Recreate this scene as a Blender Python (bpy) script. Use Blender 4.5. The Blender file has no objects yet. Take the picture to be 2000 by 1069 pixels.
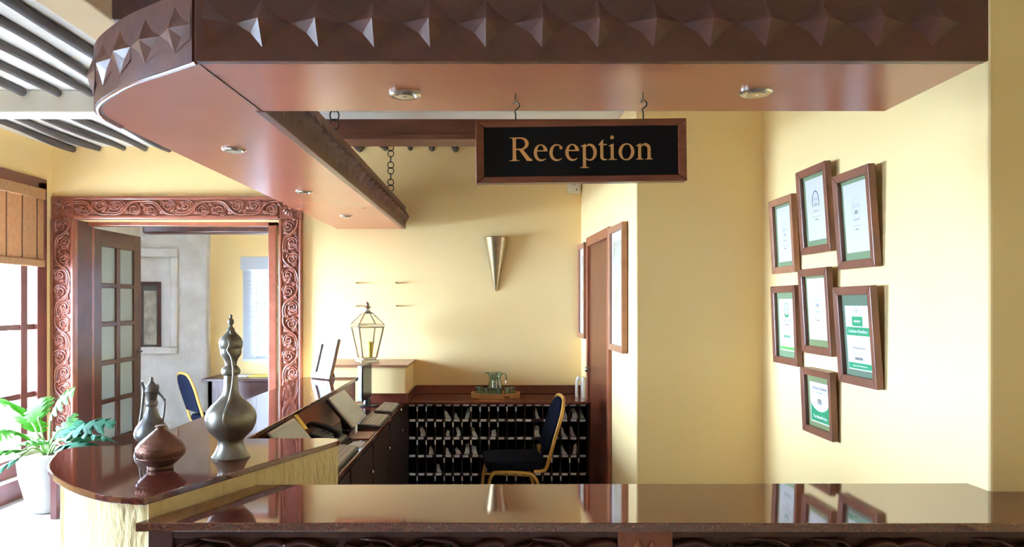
import bpy, bmesh, math, random
from mathutils import Vector, Matrix
random.seed(7)
scene = bpy.context.scene
C = scene.collection

# ------------------------------------------------------------------ camera, world, light, exposure
EYE = 1.51                      # eye height; the camera stands at x = y = 0 and looks along +y
cam_d = bpy.data.cameras.new('camera'); cam = bpy.data.objects.new('camera', cam_d); C.objects.link(cam)
cam.location = (0, 0, EYE); cam.rotation_euler = (math.pi / 2, 0, 0)
cam_d.sensor_width = 36.0; cam_d.lens = 25.2
cam_d.shift_x = 0.0175; cam_d.shift_y = 0.02875
cam_d.clip_start = 0.05
scene.camera = cam

world = bpy.data.worlds.new('world'); scene.world = world; world.use_nodes = True
bg = world.node_tree.nodes['Background']
bg.inputs['Color'].default_value = (0.63, 0.84, 1.16, 1); bg.inputs['Strength'].default_value = 106.0

def portal(x, y, z, w, h, rot):
    d = bpy.data.lights.new('window_portal', 'AREA'); d.shape = 'RECTANGLE'; d.size = w; d.size_y = h
    d.cycles.is_portal = True
    o = bpy.data.objects.new('window_portal', d); C.objects.link(o); o.location = (x, y, z); o.rotation_euler = rot
WINS = [(4.12, 5.86), (1.32, 1.95)]       # window openings in the left wall (y from, y to)
WZ0, WZ1 = 0.18, 2.49
for (a, b) in WINS:
    portal(-3.80, (a + b) / 2, (WZ0 + WZ1) / 2, WZ1 - WZ0, b - a, (0, -math.pi / 2, 0))
portal(-2.38, 8.30, 1.43, 0.8, 1.1, (-math.pi / 2, 0, 0))

vs = scene.view_settings
vs.view_transform = 'Standard'; vs.look = 'None'; vs.gamma = 1.0; vs.use_curve_mapping = False
vs.exposure = 0.95
scene.cycles.max_bounces = 10; scene.cycles.diffuse_bounces = 6; scene.cycles.glossy_bounces = 5
scene.cycles.transmission_bounces = 8; scene.cycles.transparent_max_bounces = 12
scene.cycles.caustics_reflective = False; scene.cycles.caustics_refractive = False
scene.cycles.sample_clamp_indirect = 8.0

# ------------------------------------------------------------------ materials
def new_mat(name):
    m = bpy.data.materials.new(name); m.use_nodes = True
    nt = m.node_tree
    return m, nt, nt.nodes['Principled BSDF']
def link(nt, a, b): nt.links.new(a, b)
def mat(name, c1, c2=None, scale=6.0, rough=0.5, metal=0.0, bump=0.0, bscale=None, stretch=(1, 1, 1), ior=1.5,
        detail=6.0, lo=0.35, hi=0.65, coat=0.0, dist=0.01):
    m, nt, p = new_mat(name)
    p.inputs['Roughness'].default_value = rough; p.inputs['Metallic'].default_value = metal
    p.inputs['IOR'].default_value = ior
    p.inputs['Base Color'].default_value = (*c1, 1)
    if coat:
        p.inputs['Coat Weight'].default_value = coat; p.inputs['Coat Roughness'].default_value = 0.08
    tc = nt.nodes.new('ShaderNodeTexCoord'); mp = nt.nodes.new('ShaderNodeMapping')
    mp.inputs['Scale'].default_value = stretch
    link(nt, tc.outputs['Object'], mp.inputs['Vector'])
    if c2 is not None:
        n = nt.nodes.new('ShaderNodeTexNoise'); n.inputs['Scale'].default_value = scale; n.inputs['Detail'].default_value = detail
        link(nt, mp.outputs['Vector'], n.inputs['Vector'])
        r = nt.nodes.new('ShaderNodeValToRGB')
        r.color_ramp.elements[0].position = lo; r.color_ramp.elements[0].color = (*c1, 1)
        r.color_ramp.elements[1].position = hi; r.color_ramp.elements[1].color = (*c2, 1)
        link(nt, n.outputs['Fac'], r.inputs['Fac']); link(nt, r.outputs['Color'], p.inputs['Base Color'])
    if bump:
        n2 = nt.nodes.new('ShaderNodeTexNoise'); n2.inputs['Scale'].default_value = bscale or scale; n2.inputs['Detail'].default_value = 5
        link(nt, mp.outputs['Vector'], n2.inputs['Vector'])
        b = nt.nodes.new('ShaderNodeBump'); b.inputs['Strength'].default_value = bump; b.inputs['Distance'].default_value = dist
        link(nt, n2.outputs['Fac'], b.inputs['Height']); link(nt, b.outputs['Normal'], p.inputs['Normal'])
    return m
def granite(name, a, b, c, rough=0.06, ior=1.8):
    m, nt, p = new_mat(name)
    tc = nt.nodes.new('ShaderNodeTexCoord')
    v = nt.nodes.new('ShaderNodeTexVoronoi'); v.inputs['Scale'].default_value = 420
    n = nt.nodes.new('ShaderNodeTexNoise'); n.inputs['Scale'].default_value = 110; n.inputs['Detail'].default_value = 8
    link(nt, tc.outputs['Object'], v.inputs['Vector']); link(nt, tc.outputs['Object'], n.inputs['Vector'])
    mx = nt.nodes.new('ShaderNodeMix'); mx.data_type = 'FLOAT'; mx.inputs[0].default_value = 0.5
    link(nt, v.outputs['Color'], mx.inputs[2]); link(nt, n.outputs['Fac'], mx.inputs[3])
    r = nt.nodes.new('ShaderNodeValToRGB')
    r.color_ramp.elements[0].position = 0.3; r.color_ramp.elements[0].color = (*a, 1)
    r.color_ramp.elements[1].position = 0.75; r.color_ramp.elements[1].color = (*c, 1)
    e = r.color_ramp.elements.new(0.52); e.color = (*b, 1)
    link(nt, mx.outputs[0], r.inputs['Fac']); link(nt, r.outputs['Color'], p.inputs['Base Color'])
    p.inputs['Roughness'].default_value = rough; p.inputs['IOR'].default_value = ior
    p.inputs['Specular Tint'].default_value = (1.0, 0.86, 0.77, 1)
    return m
def thin_glass(name, tint, gloss=0.08):
    m = bpy.data.materials.new(name); m.use_nodes = True; nt = m.node_tree
    for n in list(nt.nodes): nt.nodes.remove(n)
    o = nt.nodes.new('ShaderNodeOutputMaterial'); mx = nt.nodes.new('ShaderNodeMixShader')
    t = nt.nodes.new('ShaderNodeBsdfTransparent'); t.inputs['Color'].default_value = (*tint, 1)
    g = nt.nodes.new('ShaderNodeBsdfGlossy'); g.inputs['Roughness'].default_value = 0.03
    mx.inputs['Fac'].default_value = gloss
    link(nt, t.outputs[0], mx.inputs[1]); link(nt, g.outputs[0], mx.inputs[2]); link(nt, mx.outputs[0], o.inputs['Surface'])
    return m
def leafy(name, c, tr):
    m, nt, p = new_mat(name)
    p.inputs['Base Color'].default_value = (*c, 1); p.inputs['Roughness'].default_value = 0.6; p.inputs['IOR'].default_value = 1.2
    t = nt.nodes.new('ShaderNodeBsdfTranslucent'); t.inputs['Color'].default_value = (*tr, 1)
    mx = nt.nodes.new('ShaderNodeMixShader'); mx.inputs['Fac'].default_value = 0.45
    out = nt.nodes['Material Output']
    link(nt, p.outputs[0], mx.inputs[1]); link(nt, t.outputs[0], mx.inputs[2]); link(nt, mx.outputs[0], out.inputs['Surface'])
    return m

M = {}
M['wall'] = mat('yellow_plaster', (0.92, 0.695, 0.335), (0.90, 0.67, 0.31), 1.6, 0.75, bump=0.15, bscale=40, dist=0.004)
M['rough'] = mat('rough_yellow_plaster', (0.84, 0.67, 0.35), (0.79, 0.61, 0.29), 9, 0.8, bump=1.0, bscale=42, stretch=(1, 1, .4), dist=0.016)
M['white_plaster'] = mat('white_coral_plaster', (0.74, 0.70, 0.64), (0.60, 0.56, 0.50), 3.5, 0.85, bump=0.7, bscale=7, dist=0.03)
M['ceiling'] = mat('white_ceiling_plaster', (0.88, 0.87, 0.84), (0.84, 0.83, 0.80), 3, 0.85, bump=0.2, bscale=12)
M['tan'] = mat('tan_plaster', (0.50, 0.36, 0.20), (0.46, 0.33, 0.18), 2, 0.8)
M['pole'] = mat('mangrove_pole_bark', (0.045, 0.036, 0.033), (0.085, 0.066, 0.058), 14, 0.8, bump=0.4, bscale=30, stretch=(1, .2, 1))
M['wood'] = mat('red_mahogany', (0.24, 0.065, 0.032), (0.31, 0.095, 0.048), 5, 0.28, stretch=(6, 1, 1), ior=1.55)
M['carved'] = mat('carved_red_hardwood', (0.19, 0.050, 0.028), (0.24, 0.070, 0.040), 7, 0.24, ior=1.65)
M['fascia'] = mat('dark_carved_hardwood', (0.085, 0.022, 0.011), (0.12, 0.033, 0.017), 9, 0.36, bump=0.15, bscale=30, ior=1.55)
M['soffit'] = mat('polished_soffit_veneer', (0.40, 0.112, 0.052), (0.43, 0.122, 0.057), 3, 0.25, ior=1.6)
M['darkwood'] = mat('dark_stained_wood', (0.055, 0.017, 0.012), (0.085, 0.026, 0.017), 6, 0.35, stretch=(4, 1, 1))
M['rackwood'] = mat('near_black_rack_wood', (0.018, 0.006, 0.004), (0.03, 0.010, 0.007), 6, 0.45)
M['winwood'] = mat('dark_red_window_wood', (0.10, 0.028, 0.022), (0.14, 0.042, 0.032), 6, 0.3)
M['doorwood'] = mat('dark_inner_door_wood', (0.10, 0.022, 0.010), (0.14, 0.034, 0.015), 4, 0.3, stretch=(3, 3, .5))
M['leafwood'] = mat('dark_brown_door_wood', (0.055, 0.018, 0.010), (0.075, 0.026, 0.014), 5, 0.3)
M['beamwood'] = mat('brown_beam_wood', (0.16, 0.055, 0.03), (0.22, 0.08, 0.045), 4, 0.4, stretch=(.6, 4, 4))
M['frame'] = mat('picture_frame_wood', (0.16, 0.055, 0.032), (0.21, 0.075, 0.042), 10, 0.32, ior=1.55)
M['lightframe'] = mat('light_picture_frame_wood', (0.30, 0.13, 0.07), (0.38, 0.17, 0.09), 10, 0.35)
M['black'] = mat('black_plastic', (0.012, 0.012, 0.014), rough=0.3)
M['blackhole'] = mat('black_painted_board', (0.010, 0.008, 0.008), rough=0.6)
M['granite'] = granite('maroon_granite', (0.06, 0.012, 0.009), (0.115, 0.026, 0.017), (0.15, 0.040, 0.028), 0.05, 2.35)
M['granite_desk'] = granite('red_granite', (0.07, 0.014, 0.010), (0.15, 0.035, 0.022), (0.24, 0.08, 0.05), 0.10, 1.7)
M['floor'] = mat('pale_marble_tile', (0.72, 0.72, 0.74), (0.58, 0.58, 0.60), 3.5, 0.18, detail=10)
M['joint'] = mat('tile_joint', (0.35, 0.34, 0.33), rough=0.8)
M['iron'] = mat('black_iron', (0.03, 0.028, 0.026), rough=0.45, metal=0.7)
M['pewter'] = mat('aged_pewter', (0.20, 0.185, 0.15), (0.30, 0.28, 0.235), 16, 0.40, metal=0.9, bump=0.25, bscale=26, dist=0.004)
M['pewter2'] = mat('tarnished_grey_pewter', (0.15, 0.147, 0.14), (0.23, 0.225, 0.215), 22, 0.40, metal=0.85, bump=0.35, bscale=70, dist=0.003)
M['copper'] = mat('aged_copper', (0.27, 0.125, 0.085), (0.15, 0.075, 0.055), 18, 0.46, metal=0.8, bump=0.7, bscale=90, dist=0.004)
M['brass'] = mat('hammered_brass', (0.72, 0.62, 0.40), (0.60, 0.50, 0.30), 30, 0.28, metal=1.0, bump=0.5, bscale=60, dist=0.003)
M['steel'] = mat('brushed_nickel', (0.68, 0.64, 0.57), rough=0.25, metal=1.0)
M['lamp'] = mat('downlight_reflector', (0.9, 0.88, 0.84), rough=0.15, metal=1.0)
M['goldtube'] = mat('gold_painted_tube', (0.55, 0.30, 0.07), rough=0.33, metal=0.6)
M['navy'] = mat('navy_upholstery', (0.004, 0.005, 0.011), (0.006, 0.007, 0.014), 90, 0.9, ior=1.12)
M['signblack'] = mat('black_sign_enamel', (0.008, 0.008, 0.009), rough=0.6, ior=1.2)
M['signwood'] = mat('dark_red_sign_frame', (0.15, 0.038, 0.018), (0.20, 0.055, 0.026), 8, 0.25, stretch=(1, 4, 6))
M['gold'] = mat('gold_lettering', (0.66, 0.34, 0.115), rough=0.4)
M['paper'] = mat('white_paper', (0.86, 0.86, 0.87), rough=0.6)
M['cream'] = mat('cream_plastic', (0.80, 0.77, 0.66), rough=0.4)
M['bluegreen'] = mat('pale_green_paper', (0.45, 0.62, 0.55), rough=0.6)
M['greenmat'] = mat('green_mount_board', (0.25, 0.36, 0.20), rough=0.8)
M['sagemat'] = mat('dark_sage_mount_board', (0.14, 0.22, 0.15), rough=0.8)
M['olivemat'] = mat('olive_mount_board', (0.24, 0.29, 0.13), rough=0.8)
M['green'] = mat('print_green', (0.0, 0.36, 0.15), rough=0.5)
M['lime'] = mat('print_lime', (0.16, 0.50, 0.12), rough=0.5)
M['ink'] = mat('print_grey_ink', (0.22, 0.22, 0.23), rough=0.6)
M['inkblack'] = mat('print_black_ink', (0.02, 0.02, 0.02), rough=0.6)
M['inkpale'] = mat('print_pale_ink', (0.50, 0.48, 0.53), rough=0.6)
M['inkblue'] = mat('print_blue', (0.06, 0.20, 0.30), rough=0.5)
M['inkyellow'] = mat('print_yellow', (0.62, 0.42, 0.05), rough=0.5)
M['yellow'] = mat('yellow_sticky_paper', (0.85, 0.62, 0.10), rough=0.6)
M['wax'] = mat('yellow_candle_wax', (0.75, 0.62, 0.06), rough=0.4)
M['screen'] = mat('grey_lcd_screen', (0.30, 0.31, 0.32), rough=0.22)
M['bezel'] = mat('silver_monitor_bezel', (0.48, 0.46, 0.42), rough=0.35)
M['keys'] = mat('grey_key_caps', (0.52, 0.48, 0.40), rough=0.5)
M['kbd'] = mat('dark_keyboard_case', (0.05, 0.05, 0.05), rough=0.4)
M['tray'] = mat('orange_tray_wood', (0.52, 0.24, 0.085), (0.60, 0.30, 0.12), 12, 0.4)
M['pot'] = mat('glazed_white_pot', (0.50, 0.47, 0.40), (0.44, 0.41, 0.35), 5, 0.35)
M['soil'] = mat('potting_soil', (0.10, 0.065, 0.04), (0.20, 0.14, 0.09), 40, 0.9, bump=0.8, bscale=50)
M['leaf'] = leafy('backlit_leaf', (0.035, 0.11, 0.012), (0.09, 0.26, 0.012))  # backlight from the window is put into the colour of these leaves
M['leaf2'] = leafy('bluish_leaf', (0.018, 0.07, 0.035), (0.02, 0.09, 0.025))
M['stem'] = mat('green_stem', (0.13, 0.22, 0.06), rough=0.45)
M['bamboo'] = mat('bamboo_slats', (0.30, 0.15, 0.065), (0.36, 0.19, 0.085), 30, 0.6)
M['blind'] = mat('grey_venetian_slats', (0.50, 0.52, 0.55), rough=0.45)
M['frost'] = mat('frosted_glass', (0.27, 0.31, 0.28), rough=0.35)
M['pane'] = thin_glass('window_glass', (0.97, 0.98, 0.98), 0.05)
M['clear'] = thin_glass('lantern_glass', (0.97, 0.97, 0.96), 0.05)
M['mosaic'] = mat('white_shell_inlay', (0.36, 0.29, 0.22), (0.22, 0.11, 0.055), 60, 0.45, lo=0.46, hi=0.66)
M['photo'] = mat('pale_photo_print', (0.30, 0.31, 0.32), (0.15, 0.21, 0.25), 8, 0.5, lo=0.5, hi=0.7)
M['art'] = mat('faded_print', (0.62, 0.58, 0.48), (0.30, 0.27, 0.22), 9, 0.3)
M['map'] = mat('pale_map_print', (0.80, 0.80, 0.72), (0.62, 0.58, 0.36), 7, 0.25, lo=0.5, hi=0.62)
M['darkmat'] = mat('dark_mount_board', (0.09, 0.09, 0.08), rough=0.6)
M['ground'] = mat('pale_bounce_ground', (0.62, 0.60, 0.55), (0.55, 0.53, 0.48), 2, 0.8)
M['glass'] = thin_glass('pale_green_glass', (0.80, 0.92, 0.86), 0.22)

# ------------------------------------------------------------------ mesh builder
def wloc(o):
    v = Vector((0, 0, 0))
    while o is not None:
        v += o.location; o = o.parent
    return v
class MB:
    def __init__(s): s.v = []; s.f = []
    def add(s, vs, fs):
        k = len(s.v); s.v += [tuple(p) for p in vs]; s.f += [tuple(i + k for i in f) for f in fs]; return s
    def box(s, x0, x1, y0, y1, z0, z1):
        return s.add([(x0, y0, z0), (x1, y0, z0), (x1, y1, z0), (x0, y1, z0), (x0, y0, z1), (x1, y0, z1), (x1, y1, z1), (x0, y1, z1)],
                     [(0, 3, 2, 1), (4, 5, 6, 7), (0, 1, 5, 4), (1, 2, 6, 5), (2, 3, 7, 6), (3, 0, 4, 7)])
    def hexa(s, lower, upper):      # two quads of four points each
        return s.add(list(lower) + list(upper), [(0, 3, 2, 1), (4, 5, 6, 7), (0, 1, 5, 4), (1, 2, 6, 5), (2, 3, 7, 6), (3, 0, 4, 7)])
    def prism(s, poly, z0, z1):
        n = len(poly)
        vs = [(x, y, z0) for x, y in poly] + [(x, y, z1) for x, y in poly]
        fs = [tuple(reversed(range(n))), tuple(range(n, 2 * n))] + [(i, (i + 1) % n, n + (i + 1) % n, n + i) for i in range(n)]
        return s.add(vs, fs)
    def plate(s, poly, y0, y1):     # outline in x,z extruded along y
        n = len(poly)
        vs = [(x, y0, z) for x, z in poly] + [(x, y1, z) for x, z in poly]
        fs = [tuple(range(n)), tuple(reversed(range(n, 2 * n)))] + [(i, n + i, n + (i + 1) % n, (i + 1) % n) for i in range(n)]
        return s.add(vs, fs)
    def tube(s, pts, r, n=8, closed=False, flat=1.0):
        pts = [Vector(p) for p in pts]; m = len(pts)
        rs = r if isinstance(r, (list, tuple)) else [r] * m
        vs = []; up = None
        for i in range(m):
            if closed: t = pts[(i + 1) % m] - pts[i - 1]
            else: t = pts[min(i + 1, m - 1)] - pts[max(i - 1, 0)]
            if t.length < 1e-9: t = Vector((0, 0, 1))
            t.normalize()
            if up is None:
                up = Vector((0, 1, 0)) if abs(t.y) < 0.9 else Vector((1, 0, 0))
            a = t.cross(up)
            if a.length < 1e-6: a = t.orthogonal()
            a.normalize(); b = a.cross(t); b.normalize(); up = b
            for k in range(n):
                q = 2 * math.pi * k / n
                vs.append(pts[i] + a * (rs[i] * math.cos(q)) + b * (rs[i] * flat * math.sin(q)))
        fs = []
        for i in range(m if closed else m - 1):
            j = (i + 1) % m
            for k in range(n):
                fs.append((i * n + k, i * n + (k + 1) % n, j * n + (k + 1) % n, j * n + k))
        if not closed:
            fs.append(tuple(reversed(range(n)))); fs.append(tuple(range((m - 1) * n, m * n)))
        return s.add(vs, fs)
    def lathe(s, prof, c=(0, 0, 0), n=32, a0=0.0, a1=2 * math.pi):
        full = abs(a1 - a0 - 2 * math.pi) < 1e-6
        cnt = n if full else n + 1
        vs = []
        for (r, z) in prof:
            for k in range(cnt):
                q = a0 + (a1 - a0) * k / n
                vs.append((c[0] + max(r, 1e-4) * math.cos(q), c[1] + max(r, 1e-4) * math.sin(q), c[2] + z))
        fs = []
        for i in range(len(prof) - 1):
            for k in range(n):
                k2 = (k + 1) % cnt
                fs.append((i * cnt + k, i * cnt + k2, (i + 1) * cnt + k2, (i + 1) * cnt + k))
        if full:
            fs.append(tuple(reversed(range(cnt)))); fs.append(tuple(range((len(prof) - 1) * cnt, len(prof) * cnt)))
        return s.add(vs, fs)
    def ball(s, c, r, n=10, m=7, sc=(1, 1, 1)):
        prof = [(math.sin(math.pi * i / m), -math.cos(math.pi * i / m)) for i in range(m + 1)]
        t = MB().lathe(prof, n=n)
        return s.add([(c[0] + x * r * sc[0], c[1] + y * r * sc[1], c[2] + z * r * sc[2]) for x, y, z in t.v], t.f)
    def xf(s, mtx):
        s.v = [tuple(mtx @ Vector(p)) for p in s.v]; return s
    def mesh(s, name, off=Vector((0, 0, 0)), smooth=False):
        me = bpy.data.meshes.new(name)
        me.from_pydata([(p[0] - off.x, p[1] - off.y, p[2] - off.z) for p in s.v], [], s.f)
        bm = bmesh.new(); bm.from_mesh(me); bmesh.ops.recalc_face_normals(bm, faces=bm.faces[:]); bm.to_mesh(me); bm.free()
        if smooth:
            for p in me.polygons: p.use_smooth = True
        return me
    def build(s, name, m, parent=None, smooth=False, bevel=0.0, seg=2):
        if parent is not None: off = wloc(parent)
        else:
            xs = [p[0] for p in s.v]; ys = [p[1] for p in s.v]; zs = [p[2] for p in s.v]
            off = Vector(((min(xs) + max(xs)) / 2, (min(ys) + max(ys)) / 2, min(zs)))
        me = s.mesh(name, off, smooth); me.materials.append(M[m])
        o = bpy.data.objects.new(name, me); C.objects.link(o)
        if parent is not None: o.parent = parent
        else: o.location = off
        if smooth:
            md = o.modifiers.new('edges', 'EDGE_SPLIT'); md.split_angle = math.radians(42)
        if bevel:
            b = o.modifiers.new('bevel', 'BEVEL'); b.width = bevel; b.segments = seg; b.limit_method = 'ANGLE'
        return o
def empty(name, loc=(0, 0, 0)):
    o = bpy.data.objects.new(name, None); C.objects.link(o); o.location = loc; o.empty_display_size = 0.1; return o
def tag(o, label=None, cat=None, group=None, kind=None):
    if label: o['label'] = label
    if cat: o['category'] = cat
    if group: o['group'] = group
    if kind: o['kind'] = kind
    return o
def thing(name, loc, label, cat, group=None): return tag(empty(name, loc), label, cat, group)
def struct(o, label=None): return tag(o, label, None, None, 'structure')
def copy_tree(o, parent=None):
    c = o.copy(); C.objects.link(c); c.parent = parent
    for ch in o.children: copy_tree(ch, c)
    return c
def inst(name, me, parent, loc, rot=(0, 0, 0), scale=(1, 1, 1)):      # a part that shares mesh data; loc in world terms
    o = bpy.data.objects.new(name, me); C.objects.link(o); o.parent = parent
    o.location = Vector(loc) - wloc(parent); o.rotation_euler = rot; o.scale = scale; return o
def px(u, v, Y):       # a point of the place at distance Y that the eye sees in direction (u, v)
    return ((u - 965) * Y / 1400, Y, EYE - (v - 592) * Y / 1400)
def spline(pts, n=6):  # Catmull-Rom through points
    P = [Vector(p) for p in pts]; out = []
    for i in range(len(P) - 1):
        a = P[max(i - 1, 0)]; b = P[i]; c = P[i + 1]; d = P[min(i + 2, len(P) - 1)]
        for k in range(n):
            t = k / n
            out.append(0.5 * ((2 * b) + (c - a) * t + (2 * a - 5 * b + 4 * c - d) * t * t + (3 * b - a - 3 * c + d) * t ** 3))
    out.append(P[-1]); return out
def wall_grid(u0, u1, v0, v1, holes, conv, t):     # a rectangular wall with rectangular openings as one closed mesh
    us = sorted({u0, u1, *[h[0] for h in holes], *[h[1] for h in holes]}); vv = sorted({v0, v1, *[h[2] for h in holes], *[h[3] for h in holes]})
    def solid(i, j):
        if i < 0 or j < 0 or i >= len(us) - 1 or j >= len(vv) - 1: return False
        cu = (us[i] + us[i + 1]) / 2; cv = (vv[j] + vv[j + 1]) / 2
        return not any(h[0] < cu < h[1] and h[2] < cv < h[3] for h in holes)
    mb = MB(); idx = {}
    def V(i, j, k):
        if (i, j, k) not in idx:
            idx[(i, j, k)] = len(mb.v); mb.v.append(conv(us[i], vv[j], k * t))
        return idx[(i, j, k)]
    for i in range(len(us) - 1):
        for j in range(len(vv) - 1):
            if not solid(i, j): continue
            mb.f.append((V(i, j, 0), V(i + 1, j, 0), V(i + 1, j + 1, 0), V(i, j + 1, 0)))
            mb.f.append((V(i, j, 1), V(i, j + 1, 1), V(i + 1, j + 1, 1), V(i + 1, j, 1)))
            for (di, dj, a, b) in ((-1, 0, (i, j), (i, j + 1)), (1, 0, (i + 1, j), (i + 1, j + 1)), (0, -1, (i, j), (i + 1, j)), (0, 1, (i, j + 1), (i + 1, j + 1))):
                if not solid(i + di, j + dj): mb.f.append((V(*a, 0), V(*b, 0), V(*b, 1), V(*a, 1)))
    return mb
_tx = {}
def text_mb(body, size, weight=0.0):               # flat lettering outline as a mesh, centred on x, baseline at z = 0
    cu = bpy.data.curves.new('lettering', 'FONT'); cu.body = body; cu.size = size; cu.align_x = 'CENTER'; cu.resolution_u = 3; cu.offset = weight
    o = bpy.data.objects.new('lettering', cu); C.objects.link(o)
    dg = bpy.context.evaluated_depsgraph_get(); me = bpy.data.meshes.new_from_object(o.evaluated_get(dg))
    mb = MB(); mb.add([(v.co.x, 0, v.co.y) for v in me.vertices], [tuple(p.vertices) for p in me.polygons])
    bpy.data.objects.remove(o); bpy.data.curves.remove(cu); bpy.data.meshes.remove(me)
    return mb

# ------------------------------------------------------------------ the setting
CEIL = 2.82; LX = -3.69; BY = 6.0; RX = 1.542
# floor of separate tiles on a joint bed
fl = empty('floor', (0, 0, 0)); struct(fl, 'pale grey marble tiled floor')
MB().box(LX - 0.3, 3.3, -3.6, 8.9, -0.12, -0.006).build('screed', 'joint', fl)
tile = MB().box(-0.1985, 0.1985, -0.1985, 0.1985, -0.006, 0.0).mesh('tile'); tile.materials.append(M['floor'])
for i in range(6):
    for j in range(12):
        inst('tile', tile, fl, (LX + 0.2 + 0.4 * i, 1.6 + 0.4 * j, 0), (0, 0, (i * 7 + j * 3) % 4 * math.pi / 2))
st = MB()
for i in range(18):
    for j in range(32):
        x = LX + 0.2 + 0.4 * i; y = -3.4 + 0.4 * j - 0.2 + 0.2
        if i < 6 and 1.5 < y < 6.1: continue
        if x > 3.2 or y > 8.7: continue
        st.box(x - 0.1985, x + 0.1985, y - 0.1985, y + 0.1985, -0.006, 0)
tag(st.build('tile_rest', 'floor', fl), kind='stuff')
struct(MB().box(-14, LX - 0.3, -8, 14, -0.2, -0.05).build('ground', 'ground'), 'pale ground plane added outside the left windows to bounce skylight')  # pale plane added to bounce skylight in through the windows

cl = empty('ceiling', (0, 2, CEIL)); struct(cl, 'white plaster ceiling laid over dark mangrove poles')
MB().box(LX - 0.2, 3.3, -3.6, BY, CEIL, CEIL + 0.12).build('slab', 'ceiling', cl)
pm = []
for k in range(4):
    for L in (1.42, 3.6):
        pts = [(0.012 * math.sin(3.1 * t * L + k * 2), (t - 0.5) * L, 0.008 * math.sin(4.3 * t * L + k)) for t in [i / 22 for i in range(23)]]
        me = MB().tube(pts, [0.026 + 0.004 * math.sin(9 * i / 22 + k) for i in range(23)], 9).mesh('pole', smooth=True); me.materials.append(M['pole']); pm.append(me)
for i in range(22):
    x = -3.51 + 0.2 * i
    if x < 0.70: inst('pole', pm[(i % 4) * 2], cl, (x, 5.285, CEIL - 0.022))
    if x < -1.9: inst('pole', pm[((i + 1) % 4) * 2 + 1], cl, (x + 0.04, 2.58, CEIL - 0.022))
struct(MB().box(LX, 0.9, 4.40, 4.57, 2.68, CEIL).build('trim_1', 'ceiling', bevel=0.01), 'white plastered ceiling beam across the poles')
struct(MB().box(-1.78, -1.58, -1.0, 4.40, 2.68, CEIL).build('trim_2', 'tan', bevel=0.01), 'tan plastered ceiling beam running above the canopy corner')
struct(MB().box(-1.40, 1.25, 2.62, 2.78, 2.545, CEIL).build('trim_3', 'darkwood', bevel=0.006), 'dark wooden beam above the carved canopy')
bm_ = empty('trim_4', (-0.5, 4.92, 2.61)); struct(bm_, 'red brown wooden ceiling beam behind the hanging sign')
MB().box(-1.56, 0.775, 4.83, 5.02, 2.63, CEIL).build('beam_face', 'beamwood', bm_, bevel=0.004)
MB().box(-1.56, 0.775, 4.81, 5.04, 2.61, 2.645).build('beam_board', 'beamwood', bm_, bevel=0.004)

holes = [(a, b, WZ0, WZ1) for a, b in WINS]
struct(wall_grid(-3.6, BY + 0.25, 0, CEIL, holes, lambda u, v, w: (LX - w, u, v), 0.10).build('wall_left', 'wall'), 'yellow plastered window wall on the left')
DX0, DX1, DZ = -3.52, -1.775, 2.21
struct(wall_grid(LX - 0.24, 0.78, 0, CEIL, [(DX0, DX1, -1, DZ), (DX0, DX1, 0, DZ)], lambda u, v, w: (u, BY + w, v), 0.25).build('wall_back', 'wall'), 'pale yellow plastered back wall')
struct(MB().prism([(0.814, 4.10), (1.60, 4.10), (1.60, 6.25), (0.7175, 6.25), (0.7286, BY)], 0, CEIL).build('wall_middle', 'wall', bevel=0.008), 'yellow plastered wall block holding the dark inner door')
struct(MB().box(RX, 3.3, 2.233, 6.25, 0, CEIL).build('wall_right', 'wall', bevel=0.012, seg=3), 'pale yellow wall with the hanging certificates')
struct(MB().box(LX - 0.24, 3.3, -3.6, -3.4, 0, CEIL).build('wall_rear', 'wall'), 'plastered wall behind the viewer')
struct(MB().box(3.2, 3.4, -3.4, 2.233, 0, CEIL).build('wall_side', 'wall'), 'plastered wall far to the right')
bl = empty('baseboard_left', (LX + 0.03, 3, 0)); struct(bl, 'dark wooden baseboard with a white sill strip under the windows')
MB().box(LX, LX + 0.035, -3.3, 5.98, 0, 0.155).build('board', 'winwood', bl, bevel=0.004)
MB().box(LX - 0.05, LX + 0.05, -3.3, 5.98, 0.157, 0.182).build('sill_strip', 'ceiling', bl, bevel=0.004)

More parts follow.
